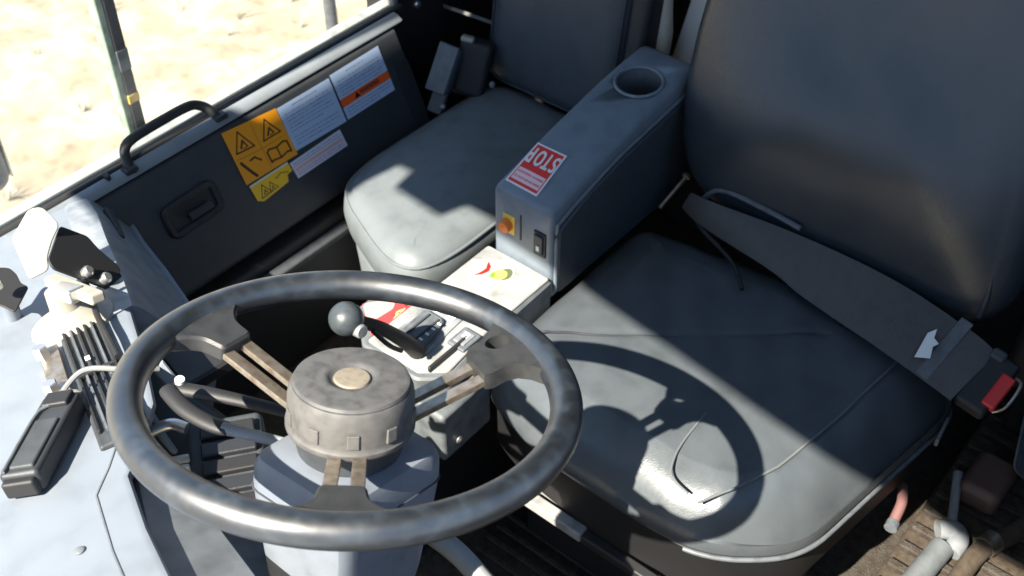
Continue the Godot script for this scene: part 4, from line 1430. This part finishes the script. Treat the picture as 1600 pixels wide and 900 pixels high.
	# handset lying on the dashboard
	var h := thing("radio_handset", "black radio handset lying on the dashboard below the vent", "handset", Vector3(0.33, 0.79, -0.97))
	var hx := frame(Vector3(0.334, dash_y(-0.985) + 0.022, -0.985), Vector3(0.108, -0.025, -0.085), Vector3(0, 1, -0.28))
	b = Mb.new()
	b.rbox(Vector3.ZERO, Vector3(0.145, 0.030, 0.048), 0.006, hx)
	part("body", b, M.door, h)
	b = Mb.new()
	b.rbox(Vector3(-0.022, 0.0155, 0.003), Vector3(0.085, 0.007, 0.030), 0.003, hx)
	part("grip", b, M.dash_dark, h)
	b = Mb.new()
	b.tube(curve([hx * Vector3(-0.07, 0.018, -0.016), hx * Vector3(0.02, 0.018, -0.016), hx * Vector3(0.045, 0.018, -0.008), hx * Vector3(0.05, 0.018, 0.014)], 6), 0.0022, 8)
	part("ridge", b, M.grey, h)
	b = Mb.new()
	b.rbox(Vector3(0.058, 0.017, 0.002), Vector3(0.026, 0.008, 0.034), 0.003, hx)
	part("key", b, M.black, h)
	b = Mb.new()
	b.rbox(Vector3(-0.076, -0.002, 0.0), Vector3(0.012, 0.022, 0.040), 0.004, hx)
	part("end_plug", b, M.black, h)

	# monitor bracket: a beige cup, black plate with two bolts, beige foot
	var br := thing("mount_bracket", "beige and black metal mounting bracket standing on the dashboard corner", "bracket", Vector3(0.53, 0.7, -1.25))
	b = Mb.new()
	var bp := frame(Vector3(0.555, 0.755, -1.315), Vector3(0.37, 0.55, 0.75), Vector3(0.75, 0.10, -0.6))
	b.prism(rounded([Vector2(-0.005, 0.037), Vector2(0.036, 0.037), Vector2(0.047, 0.021), Vector2(0.040, -0.002), Vector2(0.033, -0.018), Vector2(0.011, -0.019), Vector2(-0.017, -0.026), Vector2(-0.031, -0.038), Vector2(-0.055, -0.019), Vector2(-0.047, -0.008), Vector2(-0.012, 0.037)], 0.008, 4), -0.004, 0.0, 0.001, frame(Vector3(0.550, 0.746, -1.330), Vector3(0.848, 0.500, -0.174), Vector3(-0.274, 0.135, -0.952)))
	part("beige_plate", b, M.cream, br)
	b = Mb.new()
	b.prism(rounded([Vector2(-0.055, 0.043), Vector2(-0.012, 0.043), Vector2(0.004, 0.029), Vector2(0.042, 0.008), Vector2(0.043, -0.007), Vector2(0.060, -0.014), Vector2(0.049, -0.040), Vector2(-0.061, -0.037), Vector2(-0.069, -0.024)], 0.006, 4), -0.004, 0.0, 0.001, frame(Vector3(0.597, 0.702, -1.278), Vector3(0.638, -0.677, 0.367), Vector3(0.642, 0.205, -0.738)))
	var bl := part("black_plate", b, M.black, br)
	var nb := Vector3(-0.3, 0.86, -0.30).normalized()
	for q in [Vector3(0.572, 0.705, -1.263), Vector3(0.590, 0.686, -1.252)]:
		b = Mb.new()
		b.lathe([[0.0, -0.004], [0.0085, -0.004], [0.0085, 0.005], [0.006, 0.008], [0.0, 0.008]], 10, frame(q + Vector3(0.002, 0.003, 0.002), Vector3(0.638, -0.677, 0.367), Vector3(0.423, 0.706, 0.565)))
		part("bolt", b, M.bright, bl)
	b = Mb.new()
	b.rbox(Vector3.ZERO, Vector3(0.13, 0.016, 0.022), 0.004, frame(Vector3(0.524, 0.745, -1.205), Vector3(0.0, 0.3, 0.95), Vector3(0.2, 1, -0.3)))
	part("clamp_bar", b, M.cream, br)
	b = Mb.new()
	b.lathe([[0.0, 0.0], [0.060, 0.0], [0.058, 0.008], [0.040, 0.016], [0.022, 0.030], [0.018, 0.06], [0.0, 0.06]], 24, frame(Vector3(0.512, dash_y(-1.215) - 0.002, -1.215), Vector3.RIGHT, Vector3(0, 1, -0.28)))
	part("foot", b, M.cream, br)
	b = Mb.new()
	b.rbox(Vector3.ZERO, Vector3(0.05, 0.02, 0.026), 0.004, frame(Vector3(0.512, 0.748, -1.203), Vector3(0.1, 0.3, 0.9), Vector3(0.2, 1, -0.3)))
	part("steel_lug", b, M.bright, br)
	b = Mb.new()
	b.tube(curve([Vector3(0.55, 0.735, -1.225), Vector3(0.548, 0.710, -1.215), Vector3(0.525, 0.718, -1.166), Vector3(0.503, 0.734, -1.108), Vector3(0.483, 0.746, -1.054)], 8), 0.0042, 8)
	part("black_wire", b, M.black, br)
	var b2 := thing("small_bracket", "small black bracket plate with one bolt at the photo's left edge", "bracket", Vector3(0.46, 0.7, -1.27))
	b = Mb.new()
	b.prism(rounded([Vector2(-0.033, 0.032), Vector2(0.001, 0.032), Vector2(0.012, 0.028), Vector2(0.019, 0.015), Vector2(0.021, -0.002), Vector2(0.030, -0.010), Vector2(0.004, -0.048), Vector2(-0.012, -0.031), Vector2(-0.042, -0.016)], 0.005, 3), -0.004, 0.0, 0.001, frame(Vector3(0.478, 0.721, -1.313), Vector3(0.911, -0.124, 0.393), Vector3(0.413, 0.274, -0.869)))
	part("plate", b, M.black, b2)
	b = Mb.new()
	b.lathe([[0.0, -0.003], [0.009, -0.003], [0.009, 0.006], [0.0, 0.008]], 10, frame(Vector3(0.458, 0.745, -1.29), Vector3.RIGHT, Vector3(-0.35, 0.88, -0.32)))
	part("bolt", b, M.bright, b2)
	b = Mb.new()
	b.tube([Vector3(0.474, 0.64, -1.318), Vector3(0.476, 0.716, -1.313)], 0.012, 12)
	part("stem", b, M.dash, b2)


const WC := Vector3(0.5289, 0.9306, -0.6523)
const WN := Vector3(0.2571, 0.9620, -0.0910)


func wheel_frame() -> Transform3D:
	var u := WN.normalized().cross(Vector3(0, 0, 1)).normalized()
	return Transform3D(Basis(u, WN.normalized(), u.cross(WN.normalized())), WC)


func build_column() -> void:
	var c := thing("steering_column", "blue grey plastic steering column shroud under the wheel hub", "steering column", WC - WN * 0.3)
	var wf := wheel_frame()
	# rounded sections down the column's axis: (height, half length along x, half width, shift x, shift z)
	var rows := [[-0.074, 0.050, 0.048, 0.0, 0.0], [-0.076, 0.072, 0.066, 0.0, 0.0], [-0.080, 0.086, 0.079, 0.0, 0.0], [-0.090, 0.091, 0.083, 0.0, 0.0], [-0.115, 0.092, 0.084, 0.0, 0.0], [-0.16, 0.088, 0.081, 0.0, 0.0], [-0.24, 0.078, 0.074, 0.0, 0.0], [-0.30, 0.066, 0.064, 0.0, 0.0], [-0.305, 0.05, 0.05, 0.0, 0.0]]
	var rings := []
	for r in rows:
		r[1] *= 0.90
		r[2] *= 0.84
		var sec := resample(rounded([Vector2(-r[1], -r[2]), Vector2(r[1], -r[2]), Vector2(r[1] * 0.96, r[2]), Vector2(-r[1], r[2])], 0.020, 5), 60)
		var ring := PackedVector3Array()
		for q in sec:
			ring.append(wf * Vector3(q.x + r[3], r[0], q.y + r[4]))
		rings.append(ring)
	var b := Mb.new()
	b.loft(rings)
	part("shroud", b, M.column, c, false, 32.0)
	b = Mb.new()
	var sl := []
	for q in resample(rounded([Vector2(-0.0833, -0.0711), Vector2(0.0833, -0.0711), Vector2(0.080, 0.0711), Vector2(-0.0833, 0.0711)], 0.020, 5), 60):
		sl.append(wf * Vector3(q.x, -0.118, q.y))
	b.tube(sl, 0.0012, 6, true)
	part("split_line", b, M.dash_dark, c)
	b = Mb.new()
	b.lathe([[0.0, -0.95], [0.05, -0.95], [0.05, -0.30], [0.0, -0.30]], 28, wf)
	part("shaft_tube", b, M.dash, c)
	b = Mb.new()
	b.lathe([[0.0, -0.05], [0.048, -0.05], [0.050, -0.035], [0.050, -0.026], [0.0, -0.026]], 40, wf)
	part("neck", b, M.dash_dark, c)
	# tilt lever below the shroud
	b = Mb.new()
	b.tube(curve([Vector3(0.60, 0.62, -0.67), Vector3(0.61, 0.60, -0.63), Vector3(0.615, 0.585, -0.59), Vector3(0.61, 0.57, -0.54)], 6), 0.014, 12)
	part("tilt_lever", b, M.tray, c)
	b = Mb.new()
	b.lathe([[0.0, 0.0], [0.026, 0.0], [0.028, 0.012], [0.024, 0.05], [0.0, 0.05]], 20, frame(Vector3(0.575, 0.615, -0.655), Vector3(0, 0, 1), Vector3(0.5, 0.85, 0.1)))
	part("rust_collar", b, M.mud, c)

	var s := thing("stalk_lever", "thin pale stalk lever with a black grip left of the column", "stalk", Vector3(0.46, 0.84, -0.76))
	b = Mb.new()
	b.tube([Vector3(0.480, 0.838, -0.715), Vector3(0.449, 0.840, -0.785)], [0.006, 0.0075], 14)
	part("rod", b, M.shift_top, s)
	b = Mb.new()
	b.tube(curve([Vector3(0.452, 0.840, -0.778), Vector3(0.444, 0.840, -0.80), Vector3(0.440, 0.840, -0.84), Vector3(0.446, 0.840, -0.88)], 5), [0.0075, 0.009, 0.0095, 0.0095, 0.0095, 0.0095, 0.0098, 0.01, 0.01, 0.0102, 0.0104, 0.0106, 0.0106, 0.0106, 0.0106, 0.009], 14, false, 0.7)
	part("grip", b, M.black, s)
	s = thing("stalk_lever", "black stalk lever above the pale one, reaching towards the dashboard", "stalk", Vector3(0.52, 0.8, -0.8))
	b = Mb.new()
	b.tube(curve([Vector3(0.55, 0.79, -0.74), Vector3(0.525, 0.795, -0.80), Vector3(0.495, 0.80, -0.86), Vector3(0.47, 0.80, -0.91)], 5), [0.007, 0.007, 0.007, 0.0072, 0.0075, 0.0078, 0.008, 0.0082, 0.0085, 0.0088, 0.009, 0.0095, 0.0095, 0.0095, 0.0095, 0.008], 14, false, 0.75)
	part("grip", b, M.black, s)
	b = Mb.new()
	b.lathe([[0.0, 0.0], [0.006, 0.0], [0.006, 0.006], [0.0, 0.007]], 12, frame(Vector3(0.478, 0.806, -0.905), Vector3.RIGHT, Vector3(-0.2, 0.95, 0.1)))
	part("tip_button", b, M.white, s)


func build_wheel() -> void:
	var w := thing("steering_wheel", "worn black three spoked steering wheel with a dusty grey hub", "steering wheel", WC)
	w.transform = wheel_frame()
	# rim: local axes, y along the wheel's axis
	var pts := []
	for i in 120:
		var a := TAU * i / 120
		pts.append(Vector3(0.225 * cos(a), 0, -0.225 * sin(a)))
	var b := Mb.new()
	var rings := []
	for i in 160:
		var a := TAU * i / 160
		var o := Vector3(cos(a), 0, -sin(a))
		var r := PackedVector3Array()
		for j in 24:
			var q := TAU * j / 24
			r.append(o * (0.225 + 0.0175 * cos(q)) + Vector3.UP * 0.0175 * sin(q))
		rings.append(r)
	b.loft(rings, false, Transform3D(), true)
	part("rim", b, M.rim, w, true, 80.0)
	# three spokes: a moulded web at the rim, two steel bars to the hub
	for deg in [97.0, -22.0, -138.0]:
		var a := deg_to_rad(deg)
		var sf := Transform3D(Basis(Vector3(cos(a), 0, -sin(a)), Vector3.UP, Vector3(sin(a), 0, cos(a))), Vector3.ZERO)
		b = Mb.new()
		var wide: bool = deg < 0.0 and deg > -100.0
		# the web lies in (distance from the hub, sideways), dished a little towards the hub
		var lay := sf * Transform3D(Basis(Vector3(0, 0, 1), 0.17), Vector3(0, -0.040, 0)) * Transform3D(Basis(Vector3(1, 0, 0), Vector3(0, 0, 1), Vector3(0, 1, 0)), Vector3.ZERO)
		if wide:
			# a round opening through the web beside the rim: two halves meet along its middle
			var up := [Vector2(0.150, -0.020), Vector2(0.158, -0.030)]
			for q in [[0.176, -0.035], [0.190, -0.043], [0.203, -0.056], [0.214, -0.064], [0.219, -0.022]]:
				up.append(Vector2(q[0], q[1]))
			for k in 9:
				var ha := PI * k / 8.0
				up.append(Vector2(0.192 + 0.016 * cos(ha), -0.022 - 0.012 * sin(ha)))
			up.append(Vector2(0.150, -0.0201))
			var dn := [Vector2(0.150, -0.020)]
			for k in 9:
				var ha := PI * (8 - k) / 8.0
				dn.append(Vector2(0.192 + 0.016 * cos(ha), -0.022 + 0.012 * sin(ha)))
			for q in [[0.219, -0.022], [0.222, 0.02], [0.217, 0.056], [0.208, 0.050], [0.201, 0.036], [0.190, 0.025], [0.176, 0.022], [0.158, 0.025], [0.150, 0.022]]:
				dn.append(Vector2(q[0], q[1]))
			b.prism(PackedVector2Array(up), -0.010, 0.011, 0.0, lay)
			b.prism(PackedVector2Array(dn), -0.010, 0.011, 0.0, lay)
		else:
			b.prism(rounded([Vector2(0.160, -0.022), Vector2(0.186, -0.026), Vector2(0.198, -0.036), Vector2(0.208, -0.052), Vector2(0.217, -0.060), Vector2(0.222, 0.0), Vector2(0.217, 0.060), Vector2(0.208, 0.052), Vector2(0.198, 0.036), Vector2(0.186, 0.026), Vector2(0.160, 0.022)], 0.006, 3), -0.010, 0.011, 0.003, lay)
		var sp := part("spoke", b, M.web, w, true)
		for s in [-1.0, 1.0]:
			b = Mb.new()
			var br := []
			for k in 5:
				var f := k / 4.0
				var r := 0.040 + 0.132 * f
				var ring := PackedVector3Array()
				for q in rounded([Vector2(-0.0072, -0.0042), Vector2(0.0072, -0.0042), Vector2(0.0072, 0.0042), Vector2(-0.0072, 0.0042)], 0.0015, 2):
					ring.append(Vector3(r, -0.052 + 0.041 * f + q.y, s * (0.0125 + 0.001 * f) + q.x))
				br.append(ring)
			b.loft(br, true, sf)
			part("bar", b, M.steel, sp, true)
	# hub drum, and the darker boss the spokes grow from
	b = Mb.new()
	b.lathe([[0.0, -0.078], [0.050, -0.078], [0.056, -0.072], [0.060, -0.047], [0.0, -0.047]], 48)
	part("boss", b, M.dash_dark, w, true)
	b = Mb.new()
	b.lathe([[0.0, -0.048], [0.060, -0.048], [0.0665, -0.045], [0.0685, -0.041], [0.0685, -0.037], [0.0668, -0.035], [0.0662, -0.031], [0.0668, -0.018], [0.0662, -0.004], [0.0650, 0.003], [0.0630, 0.0075], [0.0620, 0.009], [0.0, 0.009]], 72)
	var hub := part("hub", b, M.hub, w, true)
	for i in 10:
		var a := TAU * (i + 0.3) / 10
		b = Mb.new()
		b.rbox(Vector3(0.0664, -0.021, 0), Vector3(0.0040, 0.017, 0.0125), 0.0012)
		var lug := part("lug", b, M.hub, hub, true)
		lug.rotation.y = a
	b = Mb.new()
	b.lathe([[0.0, 0.008], [0.0605, 0.008], [0.0615, 0.0105], [0.0600, 0.0135], [0.0560, 0.0150], [0.0300, 0.0158], [0.0265, 0.0154], [0.0245, 0.0140], [0.0215, 0.0118], [0.0200, 0.0114], [0.0, 0.0114]], 72)
	var cap := part("hub_cap", b, M.hub_top, w, true, 30.0)
	b = Mb.new()
	b.lathe([[0.0, 0.011], [0.0185, 0.011], [0.0195, 0.0122], [0.0185, 0.0142], [0.0165, 0.0146], [0.0, 0.0146]], 40)
	var badge := part("badge", b, M.hub_badge, cap, true)
	b = Mb.new()
	b.lathe([[0.0055, 0.0145], [0.0075, 0.0145], [0.0075, 0.0154], [0.0055, 0.0154], [0.0055, 0.0145]], 24)
	badge.set_meta("label", "dusty tan centre badge")


func build_floor_things() -> void:
	# rubber mat with ribs in front of and beside the driver seat
	var m := thing("floor_mat", "black rubber floor mat with mud in its ribs beside the seat", "floor mat", Vector3(1.3, 0, -0.3))
	var b := Mb.new()
	b.rbox(Vector3(0.72, 0.006, -0.55), Vector3(0.5, 0.008, 0.7), 0.003)
	part("front_mat", b, M.floor, m)
	for i in 9:
		b = Mb.new()
		b.rbox(Vector3(0.78 + 0.03 * i, 0.012, -0.6), Vector3(0.012, 0.008, 0.5), 0.003)
		part("rib", b, M.floor, m)
	# ribbed step beside the seat
	var st := thing("side_step", "dirty brown ribbed step plate to the near side of the driver seat", "step", Vector3(1.5, 0, -0.12))
	b = Mb.new()
	b.rbox(Vector3(1.45, 0.10, -0.08), Vector3(0.9, 0.20, 0.30), 0.01)
	part("plate", b, M.mud, st)
	for i in 16:
		b = Mb.new()
		b.rbox(Vector3(1.10 + 0.045 * i, 0.206, -0.08), Vector3(0.016, 0.014, 0.29), 0.004)
		part("rib", b, M.floor, st)

	var lv := thing("height_lever", "grey round handled lever with a cream joint below the seat edge", "lever", Vector3(1.3, 0.25, -0.16))
	b = Mb.new()
	b.tube([Vector3(1.21, 0.215, -0.175), Vector3(1.30, 0.228, -0.165)], 0.02, 16)
	part("grip", b, M.shift_box, lv)
	b = Mb.new()
	b.tube(curve([Vector3(1.30, 0.225, -0.150), Vector3(1.325, 0.232, -0.150), Vector3(1.335, 0.236, -0.165), Vector3(1.32, 0.236, -0.185)], 5), 0.017, 12)
	part("joint", b, M.shift_top, lv)
	b = Mb.new()
	b.tube([Vector3(1.325, 0.235, -0.165), Vector3(1.43, 0.26, -0.205)], 0.008, 10)
	part("rod", b, M.shift_top, lv)
	b = Mb.new()
	b.rbox(Vector3(1.45, 0.25, -0.16), Vector3(0.10, 0.05, 0.07), 0.015)
	part("rust_block", b, mat(Color(0.10, 0.06, 0.05), 0.6), lv)
	var ho := thing("air_hose", "brown dusty air hose curving past the lever at the floor", "hose", Vector3(1.35, 0.23, -0.1))
	b = Mb.new()
	b.tube(curve([Vector3(1.24, 0.225, -0.12), Vector3(1.32, 0.235, -0.115), Vector3(1.40, 0.232, -0.085), Vector3(1.50, 0.225, -0.05)], 8), 0.016, 12)
	part("hose", b, M.mud, ho)
	b = Mb.new()
	b.tube([Vector3(1.335, 0.2355, -0.112), Vector3(1.36, 0.2352, -0.104)], 0.019, 14)
	part("clamp", b, M.steel, ho)
	var rb := thing("pink_cord", "pink cord end poking out below the seat's edge strip", "cord", Vector3(1.33, 0.22, -0.26))
	b = Mb.new()
	b.tube(curve([Vector3(1.30, 0.225, -0.25), Vector3(1.335, 0.235, -0.255), Vector3(1.37, 0.23, -0.27)], 6), 0.009, 10)
	part("cord", b, mat(Color(0.16, 0.08, 0.075), 0.6), rb)
	b = Mb.new()
	b.lathe([[0.0, 0.0], [0.011, 0.0], [0.011, 0.014], [0.0, 0.014]], 12, frame(Vector3(1.296, 0.224, -0.249), Vector3.UP, Vector3(-0.95, -0.2, 0.1)))
	part("ferrule", b, M.grey, rb)
	var gp := thing("reflection_sheet", "pale grey sheet in place of a reflection at the bottom right beside the seat", "reflection_stand_in", Vector3(1.52, 0.22, -0.15))
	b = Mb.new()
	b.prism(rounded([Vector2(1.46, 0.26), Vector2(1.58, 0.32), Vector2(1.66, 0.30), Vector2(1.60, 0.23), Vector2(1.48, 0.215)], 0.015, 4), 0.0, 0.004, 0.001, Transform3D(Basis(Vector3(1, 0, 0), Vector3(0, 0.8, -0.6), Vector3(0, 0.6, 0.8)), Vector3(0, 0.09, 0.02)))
	part("sheet", b, M.grey, gp)  # added sheet, a pale glass reflection built as a solid
	# retractor behind the belt end
	var rt := thing("belt_retractor", "black belt retractor box with a pale clip behind the driver seat", "retractor", Vector3(1.62, 0.2, -0.2))
	b = Mb.new()
	b.rbox(Vector3(1.66, 0.40, -0.17), Vector3(0.12, 0.16, 0.12), 0.02)
	part("box", b, M.black, rt)
	b = Mb.new()
	b.rbox(Vector3(1.625, 0.49, -0.185), Vector3(0.05, 0.014, 0.014), 0.005)
	part("pale_clip", b, M.shell, rt)
	b = Mb.new()
	b.rbox(Vector3(1.66, 0.16, -0.17), Vector3(0.06, 0.32, 0.06), 0.01)
	part("bracket", b, M.rubber, rt)
